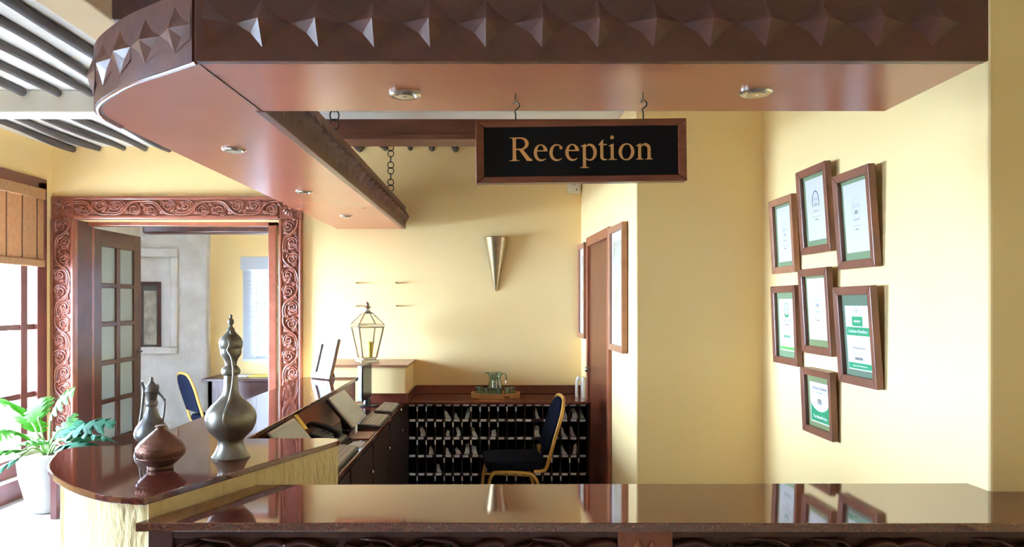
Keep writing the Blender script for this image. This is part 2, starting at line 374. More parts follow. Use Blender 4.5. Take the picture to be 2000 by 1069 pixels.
# windows in the left wall
for k, (a, b) in enumerate(WINS):
    w = empty('window_%d' % (k + 1), (LX - 0.06, (a + b) / 2, WZ0)); struct(w, 'tall red wooden window with glass panes')
    x0, x1 = LX - 0.08, LX + 0.025
    MB().box(x0, x1, a - 0.02, a + 0.10, WZ0, WZ1).build('stile', 'winwood', w, bevel=0.006)
    MB().box(x0, x1, b - 0.10, b + 0.02, WZ0, WZ1).build('stile', 'winwood', w, bevel=0.006)
    MB().box(x0, x1, a - 0.02, b + 0.02, WZ1 - 0.055, WZ1 + 0.03).build('head_rail', 'winwood', w, bevel=0.006)
    MB().box(x0, x1, a - 0.02, b + 0.02, WZ0, WZ0 + 0.14).build('bottom_rail', 'winwood', w, bevel=0.006)
    mids = [b - 0.235, a + 0.235] if k == 0 else [(2 * a + b) / 3, (a + 2 * b) / 3]
    for m_ in mids: MB().box(x0 + 0.01, x1 - 0.02, m_ - 0.04, m_ + 0.04, WZ0 + 0.14, WZ1 - 0.055).build('mullion', 'winwood', w, bevel=0.005)
    ys = sorted([a + 0.10, b - 0.10] + [q for m_ in mids for q in (m_ - 0.04, m_ + 0.04)])
    for q in range(0, len(ys), 2):
        for zt in (0.78, 1.32, 1.86):
            MB().box(x0 + 0.015, x1 - 0.03, ys[q], ys[q + 1], zt - 0.022, zt + 0.022).build('glazing_bar', 'winwood', w)
        zz = [WZ0 + 0.14, 0.78, 1.32, 1.86, WZ1 - 0.055]
        for r in range(4):
            MB().box(LX - 0.035, LX - 0.031, ys[q], ys[q + 1], zz[r], zz[r + 1]).build('pane', 'pane', w)
# bamboo blind on the visible window
bb = thing('bamboo_blind', (LX + 0.045, 5.2, 1.80), 'brown bamboo slat blind hanging half down over the left window', 'blind')
MB().box(LX + 0.028, LX + 0.055, 3.96, 5.815, 2.345, 2.43).build('head_box', 'bamboo', bb, bevel=0.004)
sl = MB()
z = 1.86
while z < 2.345:
    sl.hexa([(LX + .034, 3.97, z), (LX + .037, 3.97, z), (LX + .037, 5.81, z), (LX + .034, 5.81, z)], [(LX + .039, 3.97, z + .0168), (LX + .042, 3.97, z + .0168), (LX + .042, 5.81, z + .0168), (LX + .039, 5.81, z + .0168)]); z += 0.0165
tag(sl.build('slats', 'bamboo', bb), kind='stuff')
MB().box(LX + 0.028, LX + 0.052, 3.96, 5.815, 1.80, 1.86).build('bottom_roll', 'bamboo', bb, bevel=0.01)
for q in range(10):
    y = 4.10 + 0.18 * q
    MB().box(LX + 0.043, LX + 0.0455, y - 0.004, y + 0.004, 1.86, 2.345).build('cord', 'darkwood', bb)

# ---- carved double doorway in the back wall
def scroll_mesh(w, L, var):           # one carved vine scroll; x across, z along, -y proud
    mb = MB(); sg = 1 if var % 2 == 0 else -1
    def P(u, v, d=0.0): return (sg * u * w, -0.004 - d, v * L)
    vine = spline([P(-0.40, -0.50), P(-0.44, -0.30), P(-0.30, -0.08, .004), P(0.05, 0.06, .006), P(0.36, 0.22, .004), P(0.44, 0.40), P(0.40, 0.5)], 5)
    mb.tube(vine, [0.0095] * len(vine), 6)
    vine2 = spline([P(-0.28, -0.50), P(-0.32, -0.28), P(-0.18, -0.10, .004), P(0.14, 0.03, .006), P(0.30, 0.16)], 4)
    mb.tube(vine2, [0.0065] * len(vine2), 5)
    for (cu, cv, r0, dr, tn, st_) in ((-0.10, 0.28, 0.36, 1, 1.9, 0.3), (0.13, -0.22, 0.33, -1, 1.9, 2.6)):
        pts = []; rr = []
        for i in range(30):
            t = i / 29; a = st_ + dr * t * tn * 2 * math.pi; r = r0 * w * (1 - 0.85 * t)
            pts.append((sg * cu * w + sg * r * math.cos(a), -0.004 - 0.010 * t, cv * L + r * math.sin(a))); rr.append(0.0085 - 0.0035 * t)
        mb.tube(pts, rr, 6)
        for k in range(5):
            a = st_ + k * 0.55 + 0.4
            q0 = (sg * cu * w + sg * 0.10 * w * math.cos(a), -0.012, cv * L + 0.10 * w * math.sin(a))
            q1 = (sg * cu * w + sg * 0.24 * w * math.cos(a + .5), -0.009, cv * L + 0.24 * w * math.sin(a + .5))
            q2 = (sg * cu * w + sg * 0.34 * w * math.cos(a + .8), -0.004, cv * L + 0.34 * w * math.sin(a + .8))
            mb.tube([q0, q1, q2], [0.004, 0.006, 0.002], 5)
        for (fr_, a0_, sw) in ((1.12, 1.2, 1.9), (0.80, 2.6, 1.6), (1.28, 3.6, 1.5), (0.58, 4.4, 1.5)):
            q_ = [(sg * cu * w + sg * r0 * w * fr_ * math.cos(st_ + a0_ + sw * i / 6), -0.006 - .004 * math.sin(math.pi * i / 6), cv * L + r0 * w * fr_ * math.sin(st_ + a0_ + sw * i / 6)) for i in range(7)]
            q_ = [(max(-.47 * w, min(.47 * w, a)), b, c) for a, b, c in q_]
            mb.tube(q_, [.002, .005, .0062, .0062, .0055, .004, .0015], 5)
        mb.ball((sg * cu * w, -0.010, cv * L), 0.007, 8, 5)
    for (u, v, a, l) in ((0.38, -0.42, 1.9, .055), (0.40, 0.02, 2.3, .06), (-0.40, 0.05, 0.9, .055), (-0.36, 0.45, -0.6, .05), (0.16, 0.44, 1.2, .05), (-0.12, -0.44, 0.5, .05)):
        b = P(u, v)
        for s_ in (-0.45, 0, 0.45):
            q = a + s_
            mb.tube([b, (b[0] + sg * l * .55 * math.cos(q), b[1] - .007, b[2] + l * .55 * math.sin(q)), (b[0] + sg * l * math.cos(q + s_ * .4), b[1], b[2] + l * math.sin(q + s_ * .4))], [0.004, 0.0072, 0.0014], 5)
    me = mb.mesh('carved_scroll', smooth=True); me.materials.append(M['carved']); return me
def rosette(parent, x, y, z, r):
    mb = MB()
    for k in range(14):
        a = 2 * math.pi * k / 14
        mb.tube([(x + .3 * r * math.cos(a), y - .006, z + .3 * r * math.sin(a)), (x + .7 * r * math.cos(a), y - .010, z + .7 * r * math.sin(a)), (x + r * math.cos(a), y - .001, z + r * math.sin(a))],
                [.07 * r, .15 * r, .10 * r], 6)
    mb.lathe([(.02, 0), (.28 * r, .004), (.26 * r, .010), (.12 * r, .014)], n=14)
    n = 14 * 4
    k = len(mb.v) - 14 * 4
    mb.v[k:] = [(x + p[0], y - p[2], z + p[1]) for p in mb.v[k:]]
    mb.build('rosette', 'carved', parent, smooth=True)
dr = empty('door_1', (-2.65, BY, 0)); struct(dr, 'carved red hardwood double doorway with one glazed leaf standing open')
JW = 0.19; OX0, OX1, OZ = LX + 0.004, -1.598, 2.397
for (a, b) in ((OX0, OX0 + JW), (OX1 - JW, OX1)):
    MB().box(a, b, BY - 0.035, BY + 0.02, 0, OZ - JW).build('jamb', 'carved', dr, bevel=0.004)
    MB().box(a, b, BY - 0.038, BY + 0.02, OZ - JW, OZ).build('corner_block', 'carved', dr, bevel=0.004)
    for q in (a + 0.012, b - 0.012):
        MB().box(q - 0.012, q + 0.012, BY - 0.050, BY - 0.03, 0, OZ - JW).build('edge_moulding', 'carved', dr, bevel=0.006)
    rosette(dr, (a + b) / 2, BY - 0.038, OZ - JW / 2, 0.068)
MB().box(OX0 + JW, OX1 - JW, BY - 0.035, BY + 0.02, OZ - JW, OZ).build('lintel', 'carved', dr, bevel=0.004)
for q in (OZ - 0.014, OZ - JW + 0.018):
    MB().box(OX0 + JW, OX1 - JW, BY - 0.050, BY - 0.03, q - 0.014, q + 0.014).build('edge_moulding', 'carved', dr, bevel=0.006)
scr = [scroll_mesh(0.140, 0.27, v) for v in range(2)]
for (a, b) in ((OX0, OX0 + JW), (OX1 - JW, OX1)):
    for k in range(8): inst('carved_scroll', scr[k % 2], dr, ((a + b) / 2, BY - 0.036, OZ - JW - 0.135 - 0.27 * k), (0, 0, 0))
n = 6; LL = (OX1 - OX0 - 2 * JW) / n
for k in range(n): inst('carved_scroll', scr[k % 2], dr, (OX0 + JW + LL * (k + 0.5), BY - 0.036, OZ - JW / 2), (0, math.pi / 2, 0), (0.92, 1, LL / 0.27))
# inner posts, head and the open leaf
MB().box(DX0 - 0.02, DX0 + 0.01, BY + 0.0, BY + 0.26, 0, DZ).build('reveal_board', 'darkwood', dr)
MB().box(DX1 - 0.012, DX1 + 0.02, BY + 0.0, BY + 0.26, 0, DZ).build('reveal_board', 'darkwood', dr)
MB().box(-3.575, -3.512, BY + 0.22, BY + 0.30, 0, DZ).build('post', 'carved', dr, bevel=0.006)
MB().box(-1.955, -1.885, BY + 0.20, BY + 0.28, 0, DZ).build('post', 'carved', dr, bevel=0.006)
MB().box(-3.575, -1.885, BY + 0.20, BY + 0.28, DZ - 0.035, DZ + 0.04).build('head_rail', 'carved', dr, bevel=0.006)
leaf = empty('door_leaf', (0, 0, 0)); leaf.parent = dr; leaf.location = (-3.545 - dr.location.x, BY + 0.31 - dr.location.y, 0)
LT = 0.022; lx, ly = -3.545, BY + 0.31
def lb(y0, y1, z0, z1, nm, m='leafwood', t=LT): return MB().box(lx - t, lx + t, ly + y0, ly + y1, z0, z1).build(nm, m, leaf, bevel=0.004)
LW = 0.84; LZ = 2.17
lb(0, 0.13, 0.02, LZ, 'stile'); lb(LW - 0.13, LW, 0.02, LZ, 'stile'); lb(0.13, LW - 0.13, LZ - 0.15, LZ, 'top_rail'); lb(0.13, LW - 0.13, 0.02, 0.26, 'bottom_rail')
lb(LW / 2 - 0.035, LW / 2 + 0.035, 0.26, LZ - 0.15, 'glazing_bar', t=LT - .002)
zr = [0.26 + (LZ - 0.41) * k / 5 for k in range(6)]
for k in range(1, 5):
    for (a, b) in ((0.13, LW / 2 - 0.035), (LW / 2 + 0.035, LW - 0.13)): lb(a, b, zr[k] - 0.02, zr[k] + 0.02, 'glazing_bar', t=LT - .003)
for k in range(5):
    for (a, b) in ((0.13, LW / 2 - 0.035), (LW / 2 + 0.035, LW - 0.13)): lb(a, b, zr[k] + (0.02 if k else 0), zr[k + 1] - (0.02 if k < 4 else 0), 'pane', 'frost', 0.004)
MB().tube([(lx + 0.02, ly + LW - 0.06, 1.03), (lx + 0.06, ly + LW - 0.06, 1.03), (lx + 0.065, ly + LW - 0.15, 1.03)], 0.009, 8).build('handle', 'iron', leaf, smooth=True)

# ---- the room beyond the doorway
FZ = 2.55
MBx = MB().box(-4.1, -3.18, 8.0, 8.8, 0, FZ)
struct(MBx.build('wall_far_left', 'white_plaster', bevel=0.02), 'rough white coral plaster wall in the room beyond')
struct(wall_grid(-3.18, -0.4, 0, FZ, [(-2.74, -2.0, 0.88, 1.98)], lambda u, v, w: (u, 8.04 + w, v), 0.2).build('wall_far_back', 'wall'), 'ochre wall with a blind covered window in the room beyond')
struct(MB().box(-0.4, -0.2, 6.25, 8.8, 0, FZ).build('wall_far_right', 'wall'), 'side wall of the room beyond')
struct(MB().box(-4.1, -3.95, 6.25, 8.0, 0, FZ).build('wall_far_side', 'white_plaster'), 'far left side wall of the room beyond')
struct(MB().box(-4.1, -0.2, 6.25, 8.8, FZ, FZ + 0.1).build('ceiling_far', 'ceiling'), 'ceiling of the room beyond')
struct(MB().box(-3.56, -0.4, 7.25, 7.42, 2.215, 2.30).build('trim_5', 'darkwood', bevel=0.02, seg=3), 'dark wooden beam in the room beyond')
nf = empty('trim_6', (-3.95, 8.0, 1.0)); struct(nf, 'raised plaster niche surround behind the small framed print')
for (a, b, c, d) in ((-3.95, -3.52, 2.02, 2.12), (-3.95, -3.52, 0.94, 1.02), (-3.60, -3.52, 1.02, 2.02)):
    MB().box(a, b, 7.955, 8.0, c, d).build('moulding', 'white_plaster', nf, bevel=0.015, seg=3)
vb = thing('venetian_blind', (-2.38, 7.98, 0.86), 'grey venetian blind over the window in the far room', 'blind')
MB().box(-2.82, -1.90, 7.965, 8.03, 1.88, 2.025).build('head_box', 'blind', vb, bevel=0.004)
sl = MB()
z = 0.89
while z < 1.88:
    sl.hexa([(-2.80, 8.012, z), (-1.92, 8.012, z), (-1.92, 8.000, z + 0.028), (-2.80, 8.000, z + 0.028)], [(-2.80, 8.012, z + 0.002), (-1.92, 8.012, z + 0.002), (-1.92, 8.000, z + 0.030), (-2.80, 8.000, z + 0.030)]); z += 0.021
tag(sl.build('slats', 'blind', vb), kind='stuff')
MB().box(-2.81, -2.70, 8.018, 8.032, 0.89, 1.88).build('side_strip', 'blind', vb)
MB().box(-2.81, -1.91, 7.985, 8.025, 0.86, 0.89).build('bottom_bar', 'blind', vb, bevel=0.003)
for q in (-2.65, -2.1): MB().tube([(q, 7.985, 0.88), (q, 7.985, 1.90)], 0.004, 6).build('cord', 'blind', vb)

# ------------------------------------------------------------------ carved canopy over the counter
SZ = EYE + 0.616; CT = 2.312
cv = thing('reception_canopy', (0.2, 2.06, SZ), 'L-shaped red wood canopy with carved star fascia hanging over the counters', 'canopy')
FY, KY, AX, OXL, XR, AE = 1.827, 2.30, -0.745, -1.302, 1.253, 5.95
arc = [Vector((a, b, 0)) for a, b in ((-0.7595, FY), (-0.885, 1.916), (-1.005, 2.0), (-1.108, 2.093), (-1.199, 2.189), (-1.262, 2.285), (-1.294, 2.385), (OXL, 2.50))]
arcs = [(p.x, p.y) for p in spline(arc, 4)]
MB().prism([(-0.757, FY), (XR, FY), (XR, KY), (AX, KY)], SZ, SZ + 0.018).build('front_soffit', 'soffit', cv)
MB().prism([(-0.760, FY)] + arcs[1:] + [(OXL, AE), (AX, AE), (AX, KY)], SZ - 0.001, SZ + 0.018).build('side_soffit', 'soffit', cv)
MB().tube([(-0.7585, FY + .004, SZ - 0.001), (AX, KY, SZ - 0.001)], 0.0022, 6).build('seam', 'darkwood', cv)
MB().box(-0.7595, XR, FY - 0.012, FY + 0.015, SZ - 0.003, CT).build('front_fascia', 'fascia', cv, bevel=0.003)
MB().box(-0.745, XR, KY - 0.02, KY, SZ + 0.018, CT).build('rear_fascia', 'fascia', cv)
MB().box(XR - 0.02, XR, FY, KY, SZ + 0.018, CT).build('end_fascia', 'fascia', cv)
MB().box(AX - 0.02, AX + 0.012, KY, AE, SZ - 0.003, CT).build('arm_fascia', 'fascia', cv, bevel=0.003)
MB().box(OXL, OXL + 0.02, 2.5, AE, SZ + 0.018, CT).build('outer_fascia', 'fascia', cv)
MB().box(OXL, AX, AE - 0.02, AE, SZ + 0.018, CT).build('arm_end_fascia', 'fascia', cv)
off = []
for i, p in enumerate(arcs):
    a = Vector(arcs[max(i - 1, 0)]); b = Vector(arcs[min(i + 1, len(arcs) - 1)]); t = (b - a).normalized(); off.append((p[0] + t.y * -0.0 - 0.010 * -t.y * 0, p[1]))
cf = MB(); nA = len(arcs); vs_ = []
for i, p in enumerate(arcs):
    a = Vector(arcs[max(i - 1, 0)]); b = Vector(arcs[min(i + 1, nA - 1)]); t = (b - a).normalized(); nrm = Vector((t.y * -1, t.x)) if False else Vector((-t.y, t.x))
    if nrm.y > 0 or (nrm.y == 0 and nrm.x > 0): nrm = -nrm
    q0 = Vector(p) + nrm * 0.012; q1 = Vector(p) - nrm * 0.012
    vs_ += [(q0.x, q0.y, SZ - 0.003), (q0.x, q0.y, CT), (q1.x, q1.y, CT), (q1.x, q1.y, SZ - 0.003)]
fs_ = []
for i in range(nA - 1):
    for k in range(4): fs_.append((i * 4 + k, i * 4 + (k + 1) % 4, (i + 1) * 4 + (k + 1) % 4, (i + 1) * 4 + k))
fs_ += [(0, 1, 2, 3), tuple((nA - 1) * 4 + k for k in (3, 2, 1, 0))]
cf.add(vs_, fs_).build('corner_fascia', 'fascia', cv, smooth=True)
MB().tube([(p[0], p[1], SZ - 0.003) for p in arcs], 0.006, 8).build('edge_bead', 'carved', cv, smooth=True)
MB().prism([(-0.757, FY)] + arcs[1:] + [(OXL, AE), (AX, AE), (AX, KY), (XR, KY), (XR, FY)], CT - 0.01, CT).build('top_board', 'darkwood', cv)
# faceted stars: x along, z up, -y proud
def star_mesh(w, h, d, half=0):
    mb = MB(); e = 0.001
    T = (0, -e, h / 2); B = (0, -e, -h / 2); Wp = (-w / 2, -e, 0); E = (w / 2, -e, 0); Cn = (0, -d, 0)
    nx, nz = .21 * w, .20 * h
    N = {(1, 1): (nx, -d * .05, nz), (-1, 1): (-nx, -d * .05, nz), (1, -1): (nx, -d * .05, -nz), (-1, -1): (-nx, -d * .05, -nz)}
    mids = [(0, -d * .95, h * .20), (0, -d * .95, -h * .20)]
    for sx in ((1, -1) if not half else (1,)):
        S = E if sx > 0 else Wp
        for sz in (1, -1):
            tip = T if sz > 0 else B
            mb.add([Cn, tip, N[(sx, sz)]], [(0, 1, 2)]); mb.add([Cn, N[(sx, sz)], S], [(0, 1, 2)])
    # hollow facets between the points
    for sx in ((1, -1) if not half else (1,)):
        for sz in (1, -1):
            tip = T if sz > 0 else B
            S = E if sx > 0 else Wp
            out = (sx * w / 2, -e, sz * h * .30)
            mb.add([tip, out, N[(sx, sz)]], [(0, 1, 2)]); mb.add([out, S, N[(sx, sz)]], [(0, 1, 2)])
    me = mb.mesh('carved_star'); me.materials.append(M['fascia']); return me
SWD = 0.1415; SH = 0.122; SCZ = SZ + 0.092
sm = star_mesh(SWD, SH, 0.038); smh = star_mesh(SWD, SH, 0.038, 1); smc = star_mesh(SWD, SH, 0.020)
for i in range(14):
    x = -0.728 + SWD * i
    inst('carved_star', smh if i == 0 else sm, cv, (x, FY - 0.012, SCZ))
k = 0
while KY + 0.05 + SWD * k < AE - 0.06:
    inst('carved_star', sm, cv, (AX + 0.012, KY + 0.05 + SWD * k, SCZ), (0, 0, math.pi / 2)); k += 1
# along the curved corner
seglen = [0]
for i in range(1, nA): seglen.append(seglen[-1] + (Vector(arcs[i]) - Vector(arcs[i - 1])).length)
s = 0.075
while s < seglen[-1] - 0.05:
    i = max(j for j in range(nA) if seglen[j] <= s); i = min(i, nA - 2)
    f = (s - seglen[i]) / (seglen[i + 1] - seglen[i]); a = Vector(arcs[i]); b = Vector(arcs[i + 1]); p = a.lerp(b, f); t = (b - a).normalized()
    nrm = Vector((-t.y, t.x))
    if nrm.y > 0 or (abs(nrm.y) < 1e-3 and nrm.x > 0): nrm = -nrm
    ang = math.atan2(nrm.y, nrm.x) + math.pi / 2
    inst('carved_star', smc, cv, (p.x + nrm.x * 0.0125, p.y + nrm.y * 0.0125, SCZ), (0, 0, ang)); s += SWD
# downlights in the soffit
def downlight(u, v, label):
    Y = 1400 * 0.616 / (592 - v); x = (u - 965) * Y / 1400
    t = thing('recessed_downlight', (x, Y, SZ - 0.010), label, 'downlight', 'recessed downlights in the canopy soffit')
    MB().lathe([(0.047, 0.010), (0.047, 0.004), (0.042, 0.0), (0.034, 0.001), (0.030, 0.008)], (x, Y, SZ - 0.0095), 32).build('trim_ring', 'steel', t, smooth=True)
    MB().lathe([(0.029, -0.004), (0.027, -0.0045), (0.022, -0.002), (0.021, 0.004)], (x, Y, SZ - 0.0085), 28).build('inner_ring', 'steel', t, smooth=True)
    MB().lathe([(0.0205, -0.0035), (0.015, -0.0075), (0.006, -0.010), (0.001, -0.0105)], (x, Y, SZ - 0.003), 24).build('lamp', 'lamp', t, smooth=True)
downlight(791, 182, 'nickel downlight in the canopy left of the hanging sign')
downlight(1476, 178, 'nickel downlight in the canopy right of the hanging sign')
downlight(457, 291, 'nearest nickel downlight in the side arm of the canopy')
downlight(594, 374, 'middle nickel downlight in the side arm of the canopy')
downlight(676, 422, 'farthest nickel downlight in the side arm of the canopy')
# chains
def chain(x, y, z0, z1, label):
    t = thing('iron_chain', (x, y, z0), label, 'chain', 'iron chains holding the canopy')
    r = 0.023; step = 0.040; n = int((z1 - z0) / step); step = (z1 - z0) / n
    me = MB().tube([(r * 0.95 * math.cos(2 * math.pi * k / 14), 0, r * 1.12 * math.sin(2 * math.pi * k / 14)) for k in range(14)], 0.0034, 6, closed=True).mesh('link', smooth=True); me.materials.append(M['iron'])
    for k in range(n): inst('link', me, t, (x, y, z0 + step * (k + .5)), (0, 0, 0.15 if k % 3 else math.pi / 2 + .1))
    MB().tube(spline([(x, y, z1 - .03), (x + .01, y, z1 - .015), (x, y, z1), (x - .002, y, z1 + .03)], 4), 0.004, 6).build('hook', 'iron', t, smooth=True)
chain(-0.78, 5.41, CT, CEIL - 0.03, 'iron chain hanging in front of the back wall near the canopy end')
chain(-0.775, 3.48, CT, CEIL - 0.03, 'iron chain above the middle of the canopy arm')

# ------------------------------------------------------------------ hanging reception sign
sg = thing('reception_sign', (0, 0, 0), 'hanging black sign reading Reception in gold letters, red wood frame', 'sign')
SW, SHh = 0.610, 0.181
MB().box(-SW / 2 + .015, SW / 2 - .015, -0.012, 0.012, -SHh / 2 + .012, SHh / 2 - .012).build('board', 'signblack', sg)
b = 0.024
def bar(pts): return MB().hexa([(x, -0.018 if k in (2, 3) else -0.022, z) for k, (x, z) in enumerate(pts)], [(x, 0.018, z) for x, z in pts])
hw, hh = SW / 2, SHh / 2
for nm, pts in (('frame_top', [(-hw, hh), (hw, hh), (hw - b, hh - b * .8), (-hw + b, hh - b * .8)]), ('frame_bottom', [(hw, -hh), (-hw, -hh), (-hw + b, -hh + b * .8), (hw - b, -hh + b * .8)]),
                ('frame_side', [(-hw, -hh), (-hw, hh), (-hw + b, hh - b * .8), (-hw + b, -hh + b * .8)]), ('frame_side', [(hw, hh), (hw, -hh), (hw - b, -hh + b * .8), (hw - b, hh - b * .8)])):
    bar(pts).build(nm, 'signwood', sg, bevel=0.003)
_sd = [0.0]
def strip(mb, A, B, d=0.0015):
    _sd[0] = (_sd[0] + 0.00003) % 0.0006; d = d + _sd[0]
    n = len(A); vs = [(p[0], -d, p[1]) for p in A] + [(p[0], -d, p[1]) for p in B] + [(p[0], 0, p[1]) for p in A] + [(p[0], 0, p[1]) for p in B]
    fs = []
    for i in range(n - 1):
        fs += [(i, i + 1, n + i + 1, n + i), (2 * n + i, 2 * n + i + 1, i + 1, i), (n + i, n + i + 1, 3 * n + i + 1, 3 * n + i)]
    fs += [(0, n, 3 * n, 2 * n), (n - 1, 2 * n - 1, 4 * n - 1, 3 * n - 1)]
    mb.add(vs, fs)
def arcstrip(mb, cx, cy, rx, ry, a0, a1, th, n=28, tilt=0):
    A, B = [], []
    for i in range(n + 1):
        t = i / n; a = math.radians(a0 + (a1 - a0) * t); k = t * (len(th) - 1); j = min(int(k), len(th) - 2); w = th[j] + (th[j + 1] - th[j]) * (k - j)
        A.append((cx + rx * math.cos(a), cy + ry * math.sin(a)))
        dx, dy = math.cos(a) / rx, math.sin(a) / ry; l = math.hypot(dx, dy)
        B.append((cx + rx * math.cos(a) - w * dx / l, cy + ry * math.sin(a) - w * dy / l))
    strip(mb, A, B)
def quad(mb, *p): strip(mb, [p[0], p[1]], [p[3], p[2]])
def disc(mb, cx, cy, r, n=18): arcstrip(mb, cx, cy, r, r, 0, 360, [r * .98, r * .98], n)
def serif(mb, x0, x1, y, up=1, a=None, b_=None):
    quad(mb, (x0, y), (x1, y), (x1, y + up * 17), (x0, y + up * 17))
    if a is not None: quad(mb, (a - 30, y + up * 17), (b_ + 30, y + up * 17), (b_, y + up * 55), (a, y + up * 55))
def glyph(ch):
    g = MB()
    if ch == 'R':
        quad(g, (105, 0), (200, 0), (200, 662), (105, 662)); serif(g, 17, 294, 0, 1, 105, 200); serif(g, 17, 250, 662, -1, 105, 200)
        quad(g, (190, 628), (350, 628), (350, 662), (190, 662)); quad(g, (190, 310), (330, 310), (330, 345), (190, 345))
        arcstrip(g, 335, 486, 222, 176, 90, -90, [34, 60, 96, 100, 96, 60, 34])
        quad(g, (270, 330), (385, 335), (615, 40), (500, 8)); quad(g, (490, 0), (659, 0), (659, 18), (560, 60))
        quad(g, (545, 60), (620, 60), (659, 17), (530, 5))
    elif ch == 'e':
        quad(g, (85, 262), (405, 262), (405, 292), (85, 292))
        arcstrip(g, 228, 222, 198, 238, 17, 318, [96, 88, 40, 26, 60, 88, 92, 86, 70, 56, 40, 12], 44)
        quad(g, (320, 262), (416, 262), (417, 292), (330, 300))
    elif ch == 'c':
        arcstrip(g, 230, 222, 205, 238, 48, 318, [40, 30, 44, 80, 92, 88, 72, 58, 40, 12], 44); disc(g, 352, 356, 44)
    elif ch == 'p':
        quad(g, (80, -205), (165, -205), (165, 440), (80, 400)); serif(g, 5, 247, -217, 1, 80, 165)
        quad(g, (9, 392), (80, 380), (165, 460), (150, 460))
        arcstrip(g, 282, 222, 190, 238, 140, -140, [20, 40, 60, 84, 94, 94, 88, 66, 44, 30, 24], 40)
    elif ch == 't':
        quad(g, (70, 70), (153, 70), (153, 579), (120, 520)); quad(g, (70, 70), (153, 70), (153, 440), (70, 440))
        quad(g, (13, 418), (255, 418), (255, 450), (30, 450)); quad(g, (13, 425), (153, 425), (153, 579), (140, 579))
        arcstrip(g, 185, 95, 115, 105, 190, 312, [78, 84, 64, 46, 30, 14], 20)
    elif ch == 'i':
        quad(g, (85, 0), (170, 0), (170, 445), (85, 400)); serif(g, 16, 253, 0, 1, 85, 170); quad(g, (20, 392), (85, 380), (170, 460), (158, 460)); disc(g, 128, 632, 54)
    elif ch == 'o':
        arcstrip(g, 250, 222, 221, 238, 70, 430, [26, 40, 76, 92, 88, 70, 30, 40, 76, 92, 88, 70, 26], 52)
    elif ch == 'n':
        quad(g, (80, 0), (162, 0), (162, 440), (80, 400)); serif(g, 16, 230, 0, 1, 80, 162); quad(g, (12, 392), (80, 380), (162, 460), (150, 460))
        arcstrip(g, 282, 300, 148, 160, 160, 0, [22, 40, 64, 84, 86, 84], 22); quad(g, (344, 0), (430, 0), (430, 310), (344, 310)); serif(g, 275, 488, 0, 1, 344, 430)
    return g
adv = {'R': 667, 'e': 444, 'c': 444, 'p': 500, 't': 278, 'i': 278, 'o': 500, 'n': 500}
em = 0.1030; tot = sum(adv[c] for c in 'Reception'); u = -tot / 2
letters = empty('lettering'); letters.parent = sg
for ch in 'Reception':
    g = glyph(ch); g.v = [((p[0] + u) / 1000 * em, p[1] - 0.0121, (p[2] - 255) / 1000 * em) for p in g.v]
    g.build('letter', 'gold', letters); u += adv[ch]
for q in (-0.188, 0.184):
    hk = MB().tube(spline([(q, 0, hh - .004), (q, 0, hh + .022), (q - .002, 0, hh + .032), (q + .009, 0, hh + .042), (q + .010, 0, hh + .052), (q + .002, 0, hh + .058), (q - .007, 0, hh + .053)], 5), 0.0022, 6).build('hook', 'iron', sg, smooth=True)
    MB().tube([(q + .005 * math.cos(a), .005 * math.sin(a) * .9, hh + .060 + .006 * math.sin(a)) for a in [2 * math.pi * k / 12 for k in range(12)]], 0.0014, 6, closed=True).build('ring', 'steel', sg, smooth=True)
    MB().tube([(q, 0, hh + .063), (q, 0, hh + .0825)], 0.0016, 6).build('screw_eye', 'iron', sg)
sg.location = (0.252, 2.09, 1.950); sg.rotation_euler = (0, -0.012, 0)

# ------------------------------------------------------------------ front counter
CZ = 0.923
fc = thing('reception_counter', (0.3, 2.1, 0), 'dark carved wooden front reception counter below the granite top', 'counter')
WY = 1.960
MB().prism([(-0.925, WY), (2.6, WY), (2.6, 2.228), (1.537, 2.228), (1.537, 2.305), (-0.785, 2.305), (-0.922, 1.985)], 0, CZ - 0.024).build('carcass', 'darkwood', fc)
MB().box(-0.938, -0.872, WY - 0.018, WY, 0, CZ - 0.024).build('end_stile', 'darkwood', fc, bevel=0.003)
MB().box(-0.872, 2.6, WY - 0.014, WY, CZ - 0.052, CZ - 0.024).build('top_rail', 'darkwood', fc, bevel=0.003)
MB().box(0.335, 0.482, WY - 0.024, WY, 0, CZ - 0.024).build('pilaster', 'wood', fc, bevel=0.003)
MB().box(-0.872, 2.6, WY - 0.014, WY, 0, 0.12).build('bottom_rail', 'darkwood', fc, bevel=0.003)
scd = [scroll_mesh(0.27, 0.30, v) for v in range(2)]
for me in scd: me.materials.clear(); me.materials.append(M['darkwood'])
for x in [-0.72 + 0.30 * k for k in range(4)] + [0.64 + 0.30 * k for k in range(5)]:
    for r in range(2): inst('carved_scroll', scd[(int(x * 10) + r) % 2], fc, (x, WY - 0.002, 0.752 - 0.30 * r), (0, math.pi / 2, 0), (0.92, 2.0, 1))
for q in (0.39, 0.427): MB().lathe([(.004, 0), (.016, .004), (.019, .02), (.014, .05), (.002, .07)], (q, WY - 0.026, 0.80), 12).build('bud', 'wood', fc, smooth=True)
ct = MB().prism([(-0.957, 1.911), (2.65, 1.905), (2.65, 2.2325), (RX + .001, 2.2325), (RX - 0.001, 2.335), (-0.767, 2.315), (-0.9395, 1.945)], CZ - 0.024, CZ)
tag(ct.build('granite_countertop', 'granite', bevel=0.003, seg=2), 'polished maroon granite top of the long front counter', 'countertop')

